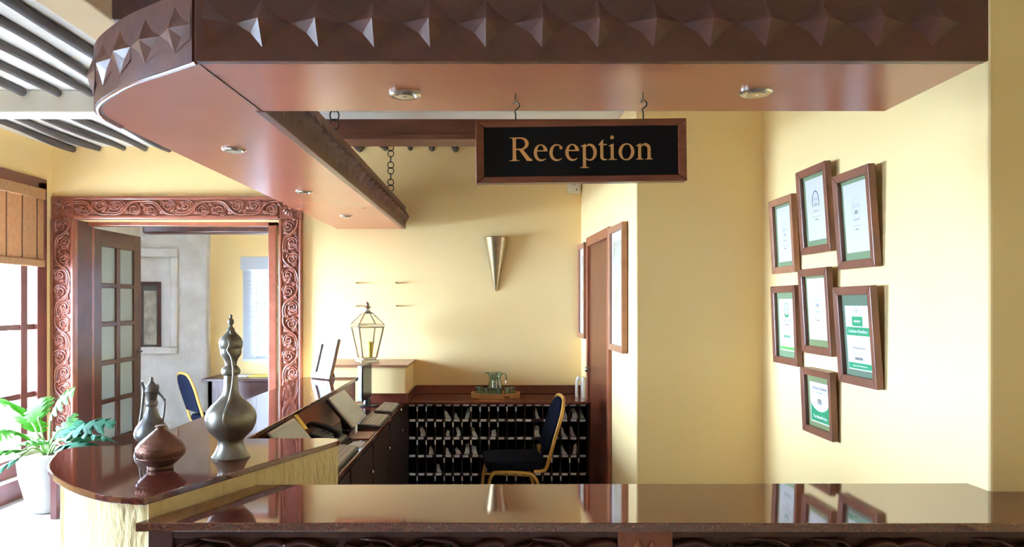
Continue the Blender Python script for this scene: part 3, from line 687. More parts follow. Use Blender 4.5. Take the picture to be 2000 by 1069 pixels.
# ------------------------------------------------------------------ side counter with rounded end
LZT = 0.980
pc = thing('plaster_counter', (-1.2, 3.2, 0), 'rough yellow plastered side counter with rounded end and angled wing wall', 'counter')
out = spline([(-0.949, 1.942, 0), (-1.079, 1.978, 0), (-1.253, 2.104, 0), (-1.428, 2.294, 0), (-1.530, 2.492, 0), (-1.556, 2.60, 0), (-1.50, 2.655, 0), (-1.38, 2.665, 0)], 5)
top = [(p.x, p.y) for p in out] + [(-1.36, 2.72), (-1.36, 5.117), (-0.967, 5.117), (-0.967, 2.80), (-0.66, 2.812), (-0.615, 2.80), (-0.597, 2.772), (-0.602, 2.74)]
tg = MB().prism(top, LZT - 0.020, LZT).build('granite_ledge', 'granite', bevel=0.003, seg=2)
tag(tg, 'polished maroon granite ledge with rounded end carrying the metal ewers', 'countertop')
base = [(p.x * 0.985 + 0.0 + (0.02 if p.x < -1.2 else 0.0), p.y + 0.022 * (1 if p.y < 2.4 else -0.6)) for p in out]
base[0] = (-0.944, 1.957)
MB().prism(base + [(-1.335, 2.70), (-1.335, 5.09), (-1.005, 5.09), (-1.005, 2.785), (-0.607, 2.785), (-0.607, 2.748)], 0, LZT - 0.020).build('plaster_base', 'rough', pc)
MB().box(-1.005, -0.985, 2.79, 5.09, 0.752, LZT - 0.021).build('wood_panel', 'wood', pc, bevel=0.002)

# desk behind the counter
DKZ = 0.751
dk = MB().prism([(-1.004, 2.79), (-0.683, 2.79), (-0.683, 5.50), (0.748, 5.50), (0.726, 5.995), (-1.34, 5.995), (-1.34, 5.12), (-1.004, 5.12)], DKZ - 0.022, DKZ).build('granite_desktop', 'granite_desk', bevel=0.005)
tag(dk, 'low L-shaped red granite desktop behind the side counter', 'desktop')
bs = thing('granite_backsplash', (-0.2, 5.9, DKZ), 'narrow red granite upstand along the back wall behind the tray', 'backsplash')
MB().box(-0.652, 0.722, 5.972, 5.996, DKZ + .001, DKZ + 0.073).build('long_strip', 'granite_desk', bs, bevel=0.003)
MB().box(-1.00, -0.652, 5.425, 5.449, DKZ + .001, DKZ + 0.073).build('short_strip', 'granite_desk', bs, bevel=0.003)
MB().box(-0.671, -0.648, 5.449, 5.972, DKZ + .001, DKZ + 0.073).build('return_strip', 'granite_desk', bs, bevel=0.003)
dp = thing('desk_cabinet', (-0.85, 4.2, 0), 'dark wooden cabinet front under the low side desk', 'cabinet')
MB().box(-1.0, -0.715, 2.80, 5.495, 0, DKZ - 0.023).build('carcass', 'rackwood', dp)
for k in range(4):
    y = 2.86 + 0.66 * k
    MB().box(-0.715, -0.700, y, y + 0.62, 0.08, DKZ - 0.06).build('door', 'rackwood', dp, bevel=0.004)
    MB().ball((-0.692, y + 0.56, 0.55), 0.010).build('knob', 'steel', dp, smooth=True)
lw = thing('low_plaster_wall', (-1.0, 5.7, DKZ), 'low yellow plastered wall with wooden cap under the lantern', 'low wall')
MB().box(-1.33, -0.674, 5.454, 5.994, DKZ + .001, 1.022).build('plaster_block', 'wall', lw, bevel=0.006)
MB().box(-1.35, -0.655, 5.435, 5.997, 1.022, 1.040).build('wood_cap', 'lightframe', lw, bevel=0.004)

# ------------------------------------------------------------------ pigeonhole rack under the back desk
RF = 5.53; X0, X1 = -0.662, 0.722; NC = 20; PW = (X1 - X0) / NC
SHZ = [0.728, 0.609, 0.471, 0.333, 0.193, 0.055]
rk = thing('pigeonhole_rack', (0.03, 5.7, 0), 'black pigeonhole key rack with white number tags under the back desk', 'rack')
MB().box(X0 - 0.03, X1 + 0.01, 5.93, 5.96, 0.0, DKZ - 0.023).build('back_board', 'blackhole', rk)
MB().box(X0 - 0.05, X0, RF, 5.93, 0, DKZ - 0.023).build('side_panel', 'rackwood', rk)
MB().box(X1, X1 + 0.012, RF, 5.93, 0, DKZ - 0.023).build('side_panel', 'rackwood', rk)
for z in SHZ: MB().box(X0, X1, RF + .001, 5.93, z - 0.016, z + 0.004).build('shelf', 'rackwood', rk)
dv = MB().box(-0.003, 0.003, RF + .004 - 5.7, 0.23, 0.06, 0.725).mesh('divider'); dv.materials.append(M['rackwood'])
for k in range(1, NC): inst('divider', dv, rk, (X0 + PW * k, 5.7, 0))
lab = MB().box(-0.0215, 0.0215, -0.0012, 0.0, -0.009, 0.009).mesh('number_tag'); lab.materials.append(M['paper'])
vtg = MB().box(-0.0055, 0.0055, -0.0012, 0.0, -0.018, 0.018).mesh('strip_tag'); vtg.materials.append(M['paper'])
for r in range(5):
    for k in range(NC):
        if (r, k) in ((1, 14), (3, 9), (2, 14), (4, 8)): continue
        inst('number_tag', lab, rk, (X0 + PW * (k + 0.42) + random.uniform(-.004, .004), RF - 0.0005, SHZ[r] - 0.005 + random.uniform(-.002, .002)), (0, random.uniform(-.05, .05), 0))
vt = {0: [1, 2, 7, 8, 9, 10, 11, 12], 1: [1, 2, 3, 4, 5, 6, 7, 8, 9, 10], 2: [1, 2, 3, 4, 5, 6, 7, 9], 3: [4, 5, 7, 15, 16, 18, 19], 4: [1, 3, 4, 5, 6, 7, 11, 12, 15, 16, 17]}
for r, ks in vt.items():
    for k in ks: inst('strip_tag', vtg, rk, (X0 + PW * k, RF - 0.0005, SHZ[r] - 0.038))
ORD = ['first', 'second', 'third', 'fourth', 'fifth', 'sixth', 'seventh', 'eighth', 'ninth', 'tenth', 'eleventh', 'twelfth', 'thirteenth', 'fourteenth', 'fifteenth', 'sixteenth', 'seventeenth', 'eighteenth', 'nineteenth', 'twentieth']
ROW = ['top', 'second', 'third', 'fourth', 'bottom']
def slip(r, k, m, kind, colname):
    xc = X0 + PW * (k + 0.5); zb = SHZ[r + 1] + 0.0045; hgt = (0.075 if kind else 0.045) * random.uniform(.75, 1.1)
    mb = MB(); A = []; sgn = random.choice((-1, 1)); cw = random.uniform(.030, .046); top = random.uniform(.3, .9); ph_ = random.uniform(1.5, 4.0); am = random.uniform(.004, .012)
    for i in range(8):
        t = i / 7
        A.append((xc - cw / 2 + sgn * (am * math.sin(ph_ * t) + (0.010 * t * t if kind == 1 else 0)), 5.545 + random.uniform(.03, .06) * t * t, zb + hgt * t ** 1.4))
    vs = []
    for (x, y, z) in A:
        f = (z - zb) / hgt
        vs += [(x, y, z), (x + cw * (1 - (1 - top) * f), y + 0.010, z + sgn * .012 * f)]
    n = len(vs)
    vs += [(x, y + 0.0015, z) for x, y, z in vs[:n]]
    fs = []
    for i in range(7):
        a = 2 * i; fs += [(a, a + 1, a + 3, a + 2), (n + a, n + a + 2, n + a + 3, n + a + 1), (a, a + 2, n + a + 2, n + a), (a + 1, n + a + 1, n + a + 3, a + 3)]
    fs += [(0, n, n + 1, 1), (n - 2, n - 1, 2 * n - 1, 2 * n - 2)]
    mb.add(vs, fs)
    o = mb.build('paper_slip', m, smooth=True)
    tag(o, 'curled %s paper slip in the %s row of pigeonholes, %s slot from the left' % (colname, ROW[r], ORD[k]), 'paper', 'paper slips in the pigeonholes')
for (r, k, m, kd, cn) in [(0, 4, 'paper', 1, 'white'), (0, 5, 'paper', 0, 'white'), (0, 6, 'bluegreen', 1, 'green'), (0, 14, 'paper', 1, 'white'), (0, 17, 'paper', 2, 'white'), (0, 18, 'paper', 1, 'white'), (0, 19, 'bluegreen', 2, 'green'),
                          (1, 1, 'paper', 2, 'white'), (1, 4, 'paper', 0, 'white'), (1, 5, 'paper', 1, 'white'), (1, 7, 'paper', 1, 'white'), (1, 9, 'paper', 0, 'white'), (1, 14, 'paper', 2, 'white'), (1, 17, 'paper', 1, 'white'), (1, 18, 'paper', 1, 'white'),
                          (2, 2, 'paper', 0, 'white'), (2, 4, 'paper', 0, 'white'), (2, 5, 'paper', 0, 'white'), (2, 6, 'paper', 1, 'white'), (2, 7, 'paper', 1, 'white'), (2, 14, 'paper', 1, 'white'), (2, 17, 'paper', 2, 'white'), (2, 18, 'paper', 1, 'white'),
                          (3, 3, 'paper', 1, 'white'), (3, 8, 'bluegreen', 0, 'green')]:
    slip(r, k, m, kd, cn)

# ------------------------------------------------------------------ banquet chairs (built facing -x)
def chair(label):
    t = thing('banquet_chair', (0, 0, 0), label, 'chair', 'navy banquet chairs with gold frames')
    sp = []
    for (x, hw) in ((-0.215, 0.16), (-0.20, 0.19), (-0.15, 0.205), (0.10, 0.205), (0.17, 0.195), (0.19, 0.16)): sp.append((x, hw))
    poly = [(x, -h) for x, h in sp] + [(x, h) for x, h in reversed(sp)]
    MB().prism(poly, 0.395, 0.455).build('seat', 'navy', t, smooth=False, bevel=0.018, seg=4)
    # back: a padded arch in the slanted plane
    def bp(v, s, d=0.0):        # v sideways, s up the back, d thickness
        return (0.185 + 0.30 * (s - 0.40) + d, v, s)
    arch = [(-0.165, 0.50), (-0.175, 0.60), (-0.18, 0.70), (-0.165, 0.78), (-0.12, 0.83), (-0.06, 0.848), (0.06, 0.848), (0.12, 0.83), (0.165, 0.78), (0.18, 0.70), (0.175, 0.60), (0.165, 0.50)]
    n = len(arch); mb = MB()
    vs = [bp(v, s, -0.022) for v, s in arch] + [bp(v, s, 0.020) for v, s in arch]
    mb.add(vs, [tuple(range(n)), tuple(reversed(range(n, 2 * n)))] + [(i, (i + 1) % n, n + (i + 1) % n, n + i) for i in range(n)])
    mb.build('backrest', 'navy', t, bevel=0.010, seg=3)
    fr = [(0.10, -0.19, 0.385), (0.155, -0.19, 0.385), bp(-0.19, 0.41), bp(-0.192, 0.55)] + [bp(v * 1.08, s + (0.012 if s > .8 else 0)) for v, s in arch[1:-1]] + [bp(0.192, 0.55), bp(0.19, 0.41), (0.155, 0.19, 0.385), (0.10, 0.19, 0.385)]
    MB().tube(spline(fr, 4), 0.0125, 8).build('back_frame', 'goldtube', t, smooth=True)
    for s_ in (-1, 1):
        y = 0.185 * s_
        MB().tube(spline([(-0.225, y * 1.05, 0), (-0.205, y, 0.26), (-0.185, y, 0.355), (-0.14, y, 0.385), (0.05, y, 0.372), (0.10, y, 0.35), (0.14, y, 0.27), (0.20, y * 1.05, 0)], 5), 0.0115, 8).build('leg_frame', 'goldtube', t, smooth=True)
        MB().tube([(-0.203, y, 0.285), (0.135, y, 0.262)], 0.007, 8).build('stretcher', 'goldtube', t, smooth=True)
    MB().tube([(-0.16, -0.185, 0.382), (-0.16, 0.185, 0.382)], 0.008, 8).build('seat_rail', 'goldtube', t)
    MB().tube([(0.09, -0.185, 0.360), (0.09, 0.185, 0.360)], 0.008, 8).build('seat_rail', 'goldtube', t)
    return t
ch = chair('navy banquet chair with gold frame standing before the pigeonhole rack')
ch2 = copy_tree(ch); ch2['label'] = 'navy banquet chair with gold frame in the room beyond the doorway'
ch.location = (0.145, 4.97, 0); ch.rotation_euler = (0, 0, math.radians(6))
ch2.location = (-2.63, 6.82, 0); ch2.rotation_euler = (0, 0, math.radians(222))

# ------------------------------------------------------------------ metal vessels on the ledge
def turned(name, x, y, prof, k, m, label, cat='ewer', group=None):
    t = thing(name, (x, y, LZT), label, cat, group)
    zb = max(p[1] for p in prof)
    P = [(hw * k, (zb - v) * k) for hw, v in prof]
    cut = []
    return t, P, zb
LE = [(108, 900), (110, 893), (104, 884), (88, 860), (74, 825), (72, 800), (78, 790), (96, 772), (125, 742), (142, 702), (147, 662), (138, 625), (112, 590), (78, 560), (52, 530), (43, 500), (40, 460), (38, 412), (50, 405), (54, 392), (54, 380), (48, 368), (33, 352), (34, 335), (42, 312), (56, 292), (60, 275), (60, 252)]
LID = [(60, 252), (65, 244), (68, 225), (68, 214), (60, 192), (44, 172), (30, 158), (22, 146), (20, 132), (12, 124), (9, 114), (17, 100), (18, 90), (12, 76), (6, 70), (9, 62), (7, 54), (2, 48)]
k = 0.000576; lx, ly = -0.905, 2.465
t = thing('brass_ewer', (lx, ly, LZT), 'tall dark metal ewer with domed lid and long S-shaped handle', 'ewer', 'old metal vessels on the granite ledge')
MB().lathe([(a * k, (900 - b) * k) for a, b in LE], (lx, ly, LZT), 40).build('body', 'pewter', t, smooth=True)
MB().lathe([(a * k, (900 - b) * k) for a, b in LID], (lx, ly, LZT), 40).build('lid', 'pewter', t, smooth=True)
def ewp(pts, dy):  # (offset, height) list in profile units with a depth offset
    return [(lx + a * k, ly + d * k, LZT + (900 - b) * k) for (a, b), d in zip(pts, dy)]
hp = [(8, 150), (14, 178), (8, 200), (20, 225), (10, 258), (34, 292), (48, 340), (52, 400), (44, 470), (30, 540), (18, 600), (14, 650), (20, 695)]
MB().tube(spline(ewp(hp, [-26, -36, -58, -76, -80, -92, -100, -104, -100, -104, -134, -154, -145]), 5), [0.0042] * 60 + [0.0042] * 1, 8).build('handle', 'pewter', t, smooth=True)
sp_ = [(-60, 640), (-78, 600), (-66, 560), (-56, 500), (-44, 430), (-50, 400), (-54, 380)]
MB().tube(spline(ewp(sp_, [80, 90, 84, 74, 66, 70, 76]), 4), 0.0055, 8).build('spout', 'pewter2', t, smooth=True)
MB().ball((lx + 14 * k, ly - 30 * k, LZT + (900 - 160) * k), 0.006).build('hinge', 'pewter', t, smooth=True)

k = 0.00063; lx, ly = -1.285, 2.69
SE = [(62, 842), (60, 832), (80, 815), (95, 798), (98, 775), (88, 742), (62, 705), (40, 668), (28, 630), (26, 618), (33, 610), (35, 598), (32, 586), (27, 580), (30, 562), (36, 542), (38, 530)]
SL = [(38, 530), (42, 526), (36, 508), (26, 490), (14, 474), (8, 465), (11, 457), (8, 448), (2, 440)]
t = thing('pewter_ewer', (lx, ly, LZT), 'small grey metal ewer with straight spout behind the copper pot', 'ewer', 'old metal vessels on the granite ledge')
MB().lathe([(a * k, (842 - b) * k) for a, b in SE], (lx, ly, LZT), 36).build('body', 'pewter2', t, smooth=True)
MB().lathe([(a * k, (842 - b) * k) for a, b in SL], (lx, ly, LZT), 36).build('lid', 'pewter2', t, smooth=True)
def se(pts): return [(lx + a * k, ly - 10 * k, LZT + (842 - b) * k) for a, b in pts]
MB().tube(spline(se([(-70, 745), (-62, 690), (-54, 640), (-46, 570), (-42, 520), (-48, 490), (-56, 474)]), 4), [0.0055] * 20 + [0.006, .0065, .007, .0075, .008], 8).build('spout', 'pewter2', t, smooth=True)
MB().tube(spline(se([(68, 712), (76, 660), (82, 600), (74, 570), (60, 552), (50, 540), (38, 520), (44, 500), (36, 486)]), 4), 0.0042, 8).build('handle', 'pewter2', t, smooth=True)
MB().ball(se([(80, 578)])[0], 0.006).build('handle_knuckle', 'pewter2', t, smooth=True)

k = 0.000536; lx, ly = -1.066, 2.29
CP = [(70, 965), (74, 958), (72, 942), (92, 926), (118, 902), (134, 874), (138, 850), (130, 824), (112, 802), (100, 790), (76, 770), (50, 748), (32, 734), (23, 724), (23, 718), (29, 713), (28, 706), (20, 705)]
t = thing('copper_pot', (lx, ly, LZT), 'squat embossed copper pot with narrow neck on the granite ledge', 'pot', 'old metal vessels on the granite ledge')
MB().lathe([(a * k, (965 - b) * k) for a, b in CP], (lx, ly, LZT), 40).build('body', 'copper', t, smooth=True)
em_ = MB()
for i in range(30):
    a = 2 * math.pi * i / 30; zc = LZT + (965 - 862) * k; r = 138 * k
    em_.tube([(lx + (r - .001 * (math.sin(q) ** 2)) * math.cos(a + .085 * math.cos(q)), ly + (r - .001) * math.sin(a + .085 * math.cos(q)), zc + 0.0085 * math.sin(q)) for q in [2 * math.pi * j / 10 for j in range(10)]], 0.0014, 5, closed=True)
tag(em_.build('embossed_rings', 'copper', t, smooth=True), kind='stuff')
for b, hw in ((832, 134), (890, 127), (806, 116)):
    MB().tube([(lx + hw * k * math.cos(q), ly + hw * k * math.sin(q), LZT + (965 - b) * k) for q in [2 * math.pi * j / 40 for j in range(40)]], 0.0016, 5, closed=True).build('ridge', 'copper', t, smooth=True)

# ------------------------------------------------------------------ certificates on the right wall
def moulding(t, w, h, bar, dep, m):
    hw, hh = w / 2, h / 2
    for nm, p in (('frame_top', [(-hw, hh), (hw, hh), (hw - bar, hh - bar), (-hw + bar, hh - bar)]), ('frame_bottom', [(hw, -hh), (-hw, -hh), (-hw + bar, -hh + bar), (hw - bar, -hh + bar)]),
                  ('frame_side', [(-hw, -hh), (-hw, hh), (-hw + bar, hh - bar), (-hw + bar, -hh + bar)]), ('frame_side', [(hw, hh), (hw, -hh), (hw - bar, -hh + bar), (hw - bar, hh - bar)])):
        MB().hexa([(x, -dep if k in (0, 1) else -dep + .004, z) for k, (x, z) in enumerate(p)], [(x, 0, z) for x, z in p]).build(nm, m, t, bevel=0.003)
def flat(t, nm, m, x0, x1, z0, z1, y, th=0.0008): return MB().box(x0, x1, y - th, y, z0, z1).build(nm, m, t)
def words(t, body, size, x, z, y, m, maxw=None, weight=0.0):
    mb = text_mb(body, size, weight); xs = [p[0] for p in mb.v]; w = max(xs) - min(xs); f = min(1, maxw / w) if maxw else 1
    mb.v = [(x + p[0] * f, y, z + p[2]) for p in mb.v]; return mb.build('print', m, t)
def ring(t, m, cx, cz, rx, rz, a0, a1, th, y, nm='print'):
    g = MB(); arcstrip(g, cx, cz, rx, rz, a0, a1, [th, th], 30); g.v = [(p[0], y if p[1] < -.0001 else y + .0002, p[2]) for p in g.v]; return g.build(nm, m, t)
def owl(t, cx, cz, s, y, m='inkblack', beak=True):
    for q in (-1, 1):
        ring(t, m, cx + q * .5 * s, cz, .46 * s, .46 * s, 0, 360, .10 * s, y); ring(t, m, cx + q * .5 * s, cz, .16 * s, .16 * s, 0, 360, .15 * s, y)
    ring(t, m, cx, cz - .25 * s, 1.15 * s, .95 * s, 35, 145, .12 * s, y)
    if beak: ring(t, 'inkyellow', cx, cz + .05 * s, .42 * s, .55 * s, 55, 125, .22 * s, y - .0001)
def fine(t, cx, cz, w, h, y, m):
    mb = MB(); x = cx - w / 2; rr = random.Random(int(cz * 9999))
    while x < cx + w / 2 - .003:
        l = min(rr.uniform(.006, .016), cx + w / 2 - x); mb.box(x, x + l, y, y + .0002, cz, cz + h); x += l + .003
    tag(mb.build('print', m, t), kind='stuff')
def certificate(ya, yb, z0, z1, lean, matm, pw, ph, pz, style, label, wood='frame'):
    t = thing('framed_certificate', (0, 0, 0), label, 'certificate', 'framed certificates on the right wall')
    w, h = ya - yb, z1 - z0; bar = 0.036 if style != 7 else 0.034
    moulding(t, w, h, bar, 0.030, wood)
    MB().box(-w / 2 + .01, w / 2 - .01, -0.008, -0.002, -h / 2 + .01, h / 2 - .01).build('mount', matm, t)
    flat(t, 'certificate_sheet', 'paper', -pw / 2, pw / 2, pz - ph / 2, pz + ph / 2, -0.008)
    y = -0.0092; T = pz + ph / 2; B = pz - ph / 2
    if style in (1, 2, 3, 5):
        c = T - ph * (0.50 if style == 1 else 0.43 if style == 5 else 0.42)
        if style == 2:
            ring(t, 'inkblue', 0, c + .012, .036, .052, -28, 208, .006, y)
        else: ring(t, 'inkpale', 0, c + .015, .034, .050, -60, 240, .0012, y)
        words(t, 'CERTIFICATE OF', .007, 0, c + .030, y, 'inkpale', .045); words(t, 'EXCELLENCE', .012, 0, c + .018, y, 'ink' if style != 3 else 'inkpale', .055)
        owl(t, 0, c - .004, .014, y, 'inkblack' if style in (3, 5) else 'ink', style == 3)
        words(t, 'tripadvisor', .013, 0, c - .036, y, 'ink', .055)
        fine(t, 0, c - .060, .085, .0025, y, 'inkpale'); fine(t, 0, c - .076, .030, .005, y, 'ink')
    elif style == 4:
        ring(t, 'green', 0, T - .055, .026, .034, 0, 360, .004, y); ring(t, 'green', 0, T - .072, .030, .024, 200, 340, .010, y)
        fine(t, 0, T - .058, .018, .004, y, 'green'); words(t, 'Certificate of Excellence', .014, 0, T - .118, y, 'ink', .125); fine(t, 0, T - .136, .050, .005, y, 'ink')
        fine(t, 0, T - .163, .045, .003, y, 'inkpale')
        for q in range(4): ring(t, 'green', -.034 + .019 * q, T - .195, .0075, .0075, 0, 360, .0072, y)
        ring(t, 'green', .042, T - .195, .0075, .0075, 0, 360, .002, y)
        flat(t, 'print', 'lime', -pw / 2 + .004, pw / 2 - .004, B + .006, B + .022, y + .0004)
        fine(t, 0, B + .045, .11, .0025, y, 'inkpale')
    elif style == 6:
        flat(t, 'print', 'green', -.042, .042, T - .085, T - .045, y + .0003); flat(t, 'print', 'green', -pw / 2 + .004, pw / 2, T - .125, T - .090, y + .0004)
        ring(t, 'inkpale', 0, T - .040, .033, .036, 0, 180, .003, y); ring(t, 'ink', 0, T - .022, .007, .007, 0, 360, .003, y)
        fine(t, 0, T - .069, .052, .008, y - .0009, 'paper'); words(t, 'Certificate of Excellence', .019, 0, T - .113, y - .0009, 'paper', .155, .0004)
        fine(t, 0, T - .150, .022, .003, y, 'inkpale'); fine(t, 0, T - .180, .10, .005, y, 'ink')
        fine(t, 0, T - .203, .13, .0028, y, 'inkpale')
        for q in range(4): ring(t, 'inkblack', -.030 + .016 * q, T - .222, .0065, .0065, 0, 360, .006, y)
        ring(t, 'ink', .034, T - .222, .0065, .0065, 0, 360, .0015, y)
        flat(t, 'print', 'green', -pw / 2 + .004, pw / 2 - .004, B + .005, B + .030, y + .0004); fine(t, 0, B + .015, .115, .004, y - .0009, 'paper')
        fine(t, 0, B + .048, .08, .0025, y, 'inkpale')
    else:
        # green sheet with a white rounded badge at the top
        n = 20; poly = [(-pw / 2 + .006, B + .006), (pw / 2 - .004, B + .006), (pw / 2 - .004, pz + .010)] + [((pw / 2 - .004) * math.cos(math.pi * i / n), pz + .012 - .052 * math.sin(math.pi * i / n)) for i in range(n + 1)] + [(-pw / 2 + .006, pz + .010)]
        MB().plate(poly, y + .0002, y + .0006).build('print', 'green', t)
        words(t, 'Certificate of Excellence', .020, 0, T - .032, y, 'ink', .155, .0004); words(t, '2013 WINNER', .014, 0, T - .052, y, 'ink', .075)
        for q in (-1, 1): flat(t, 'print', 'ink', q * .065 - .014, q * .065 + .014, T - .048, T - .0468, y + .0004)
        owl(t, 0, pz + .004, .022, y - .0003); words(t, 'tripadvisor', .014, 0, pz - .070, y - .0003, 'paper', .06, .0003); words(t, 'The Manas Portico', .020, 0, B + .022, y - .0003, 'paper', .14, .0006)
    flat(t, 'cover_glass', 'clear', -w / 2 + bar - .004, w / 2 - bar + .004, -h / 2 + bar - .004, h / 2 - bar + .004, -0.016, 0.001)
    t.rotation_euler = (math.radians(lean), 0, -math.pi / 2)
    off = 0.004 + h / 2 * math.sin(math.radians(lean))
    t.location = (RX - off, (ya + yb) / 2, (z0 + z1) / 2)
certificate(3.895, 3.596, 1.667, 2.062, 3.0, 'greenmat', .180, .285, .005, 1, 'framed certificate with faint grey print, upper left of the group', 'lightframe')
certificate(3.529, 3.217, 1.745, 2.152, 3.8, 'greenmat', .195, .290, .005, 2, 'framed certificate with a blue arch emblem, topmost of the group')
certificate(3.147, 2.840, 1.656, 2.066, 4.0, 'greenmat', .200, .290, .008, 3, 'framed certificate with a yellow and black owl emblem, upper right')
certificate(3.877, 3.568, 1.192, 1.600, 2.2, 'greenmat', .190, .270, .000, 4, 'framed certificate with green laurel seal and lime bottom band')
certificate(3.512, 3.207, 1.269, 1.674, 3.4, 'olivemat', .200, .290, .010, 5, 'framed white certificate with a black owl emblem, middle of the group')
certificate(3.140, 2.824, 1.167, 1.581, 4.0, 'sagemat', .195, .270, -.010, 6, 'framed certificate with wide green banner on dark sage mount, lower right')
certificate(3.508, 3.195, 0.889, 1.200, 2.6, 'olivemat', .195, .190, -.004, 7, 'small framed green certificate with owl badge, lowest of the group')

# ------------------------------------------------------------------ inner door and its two pictures
TH = math.atan2(-1, 0.0449)
def on_wall(Y): return (0.998 - 0.0449 * Y, Y)
def wallthing(o, ya, yb, z, off=0.002):
    x, y = on_wall((ya + yb) / 2); o.location = (x - off, y, z); o.rotation_euler = (0, 0, TH)
d2 = empty('door_2'); struct(d2, 'dark red inner wooden door with plain frame')
W2, H2 = 0.86, 2.02
MB().box(-W2 / 2, -W2 / 2 + .06, -0.022, 0, 0, H2).build('jamb', 'wood', d2, bevel=0.004)
MB().box(W2 / 2 - .06, W2 / 2, -0.022, 0, 0, H2).build('jamb', 'wood', d2, bevel=0.004)
MB().box(-W2 / 2 + .06, W2 / 2 - .06, -0.022, 0, H2 - .07, H2).build('lintel', 'wood', d2, bevel=0.004)
MB().box(-W2 / 2 + .06, W2 / 2 - .06, -0.006, 0, 0.01, H2 - .07).build('door_leaf', 'doorwood', d2)
MB().box(-W2 / 2 + .075, -W2 / 2 + .085, -0.010, -0.006, 0.01, H2 - .07).build('stop_bead', 'wood', d2)
MB().ball((-W2 / 2 + .13, -0.035, 1.0), .022).build('knob', 'steel', d2, smooth=True)
wallthing(d2, 5.62, 4.78, 0)
def wallpic(ya, yb, z0, z1, label, art, bar=.04):
    t = thing('framed_picture', (0, 0, 0), label, 'picture', 'pictures beside the inner door')
    w, h = abs(ya - yb), z1 - z0; moulding(t, w, h, bar, 0.035, 'lightframe')
    MB().box(-w / 2 + .01, w / 2 - .01, -.014, -.002, -h / 2 + .01, h / 2 - .01).build('mount', 'paper', t)
    flat(t, 'print', art, -w / 2 + bar + .05, w / 2 - bar - .05, -h / 2 + bar + .06, h / 2 - bar - .06, -.014)
    flat(t, 'cover_glass', 'clear', -w / 2 + bar - .004, w / 2 - bar + .004, -h / 2 + bar - .004, h / 2 - bar + .004, -.022, .001)
    wallthing(t, ya, yb, (z0 + z1) / 2, .004)
wallpic(4.72, 4.30, 1.205, 2.0, 'tall framed map print nearer than the inner door', 'map')
wallpic(5.97, 5.655, 1.225, 1.99, 'tall framed print in the corner beyond the inner door', 'map')
ph = thing('wall_telephone', (0, 0, 0), 'white wall telephone with hanging cord beside the inner door', 'telephone')
MB().box(-.05, .05, -.03, 0, -.11, .11).build('base', 'cream', ph, bevel=.012, seg=3)
MB().tube(spline([(0, -.045, .105), (0, -.062, .085), (0, -.068, 0), (0, -.062, -.085), (0, -.045, -.105)], 5), [.018] * 4 + [.012] * 13 + [.018] * 4, 10).build('handset', 'cream', ph, smooth=True)
MB().tube(spline([(0, -.04, -.10), (.01, -.04, -.20), (.0, -.035, -.30), (-.01, -.03, -.33), (-.02, -.03, -.26), (-.02, -.02, -.11)], 6), .005, 6).build('cord', 'cream', ph, smooth=True)
wallthing(ph, 5.84, 5.76, 0.80, .002)

# small things on the back wall
cn = thing('cone_sconce', (0.015, 5.99, 1.605), 'hammered brass cone sconce on the back wall', 'sconce')
prof = [(0.001, 0.0), (0.012, .02), (0.098, 0.448), (0.101, 0.452), (0.094, 0.452), (0.008, .03)]
MB().lathe(prof[:4], (0.015, 5.996, 1.605), 20, math.pi, 2 * math.pi).build('cone', 'brass', cn, smooth=True)
MB().lathe([(0.094, 0.449), (0.10, 0.455), (0.104, 0.449)], (0.015, 5.996, 1.605), 20, math.pi, 2 * math.pi).build('rim', 'brass', cn, smooth=True)
MB().plate([(-0.08, 2.05), (0.11, 2.05), (0.017, 1.62), (0.013, 1.62)], 5.988, 5.998).build('back_plate', 'brass', cn)
for (u, v, nm) in ((697, 553, 'upper left'), (775, 553, 'upper right'), (697, 598, 'lower left'), (775, 598, 'lower right')):
    x, y, z = px(u, v, 5.98)
    b_ = thing('brass_peg', (x, 5.997, z), '%s of four small brass pegs on the wall above the lantern' % nm, 'peg', 'brass pegs above the lantern')
    MB().tube([(x, 5.998, z), (x - .004, 5.96, z + .002)], [.007, .005], 8).build('shank', 'brass', b_, smooth=True)
    MB().ball((x - .005, 5.957, z + .002), .009).build('knob', 'brass', b_, smooth=True)
x, y, z = px(1121, 366, 5.95)
dv_ = thing('alarm_box', (x, 5.98, z - .04), 'small cream alarm sensor box high in the corner below the sign', 'sensor')
MB().box(x - .05, x + .055, 5.93, 5.998, z - .045, z + .055).build('case', 'cream', dv_, bevel=.006)
MB().ball((x, 5.932, z + .030), .018).build('lens', 'steel', dv_, smooth=True)
MB().ball((x + .02, 5.93, z - .022), .006).build('indicator', 'iron', dv_, smooth=True)

# ------------------------------------------------------------------ lantern, candle and photo frame
lx, ly, lz = -1.006, 5.69, 1.041
ln = thing('candle_lantern', (lx, ly, lz), 'silver metal candle lantern with glass sides on the low wall', 'lantern')
def sq(r, z, rot=math.pi / 4): return [(lx + r * math.cos(rot + k * math.pi / 2), ly + r * math.sin(rot + k * math.pi / 2), lz + z) for k in range(4)]
R0 = 0.62   # turned so that one corner post faces the viewer
def ring_(r0, z0, r1, z1): return MB().hexa(sq(r0, z0, R0 - .9), sq(r1, z1, R0 - .9))
ring_(0.110, 0.0, 0.100, 0.022).build('base', 'steel', ln, bevel=.003)
ring_(0.082, 0.022, 0.074, 0.040).build('base_step', 'steel', ln, bevel=.003)
B_ = sq(0.078, 0.036, R0 - .9); T_ = sq(0.142, 0.290, R0 - .9)
for a, b in zip(B_, T_): MB().tube([a, b], 0.0075, 6).build('post', 'steel', ln)
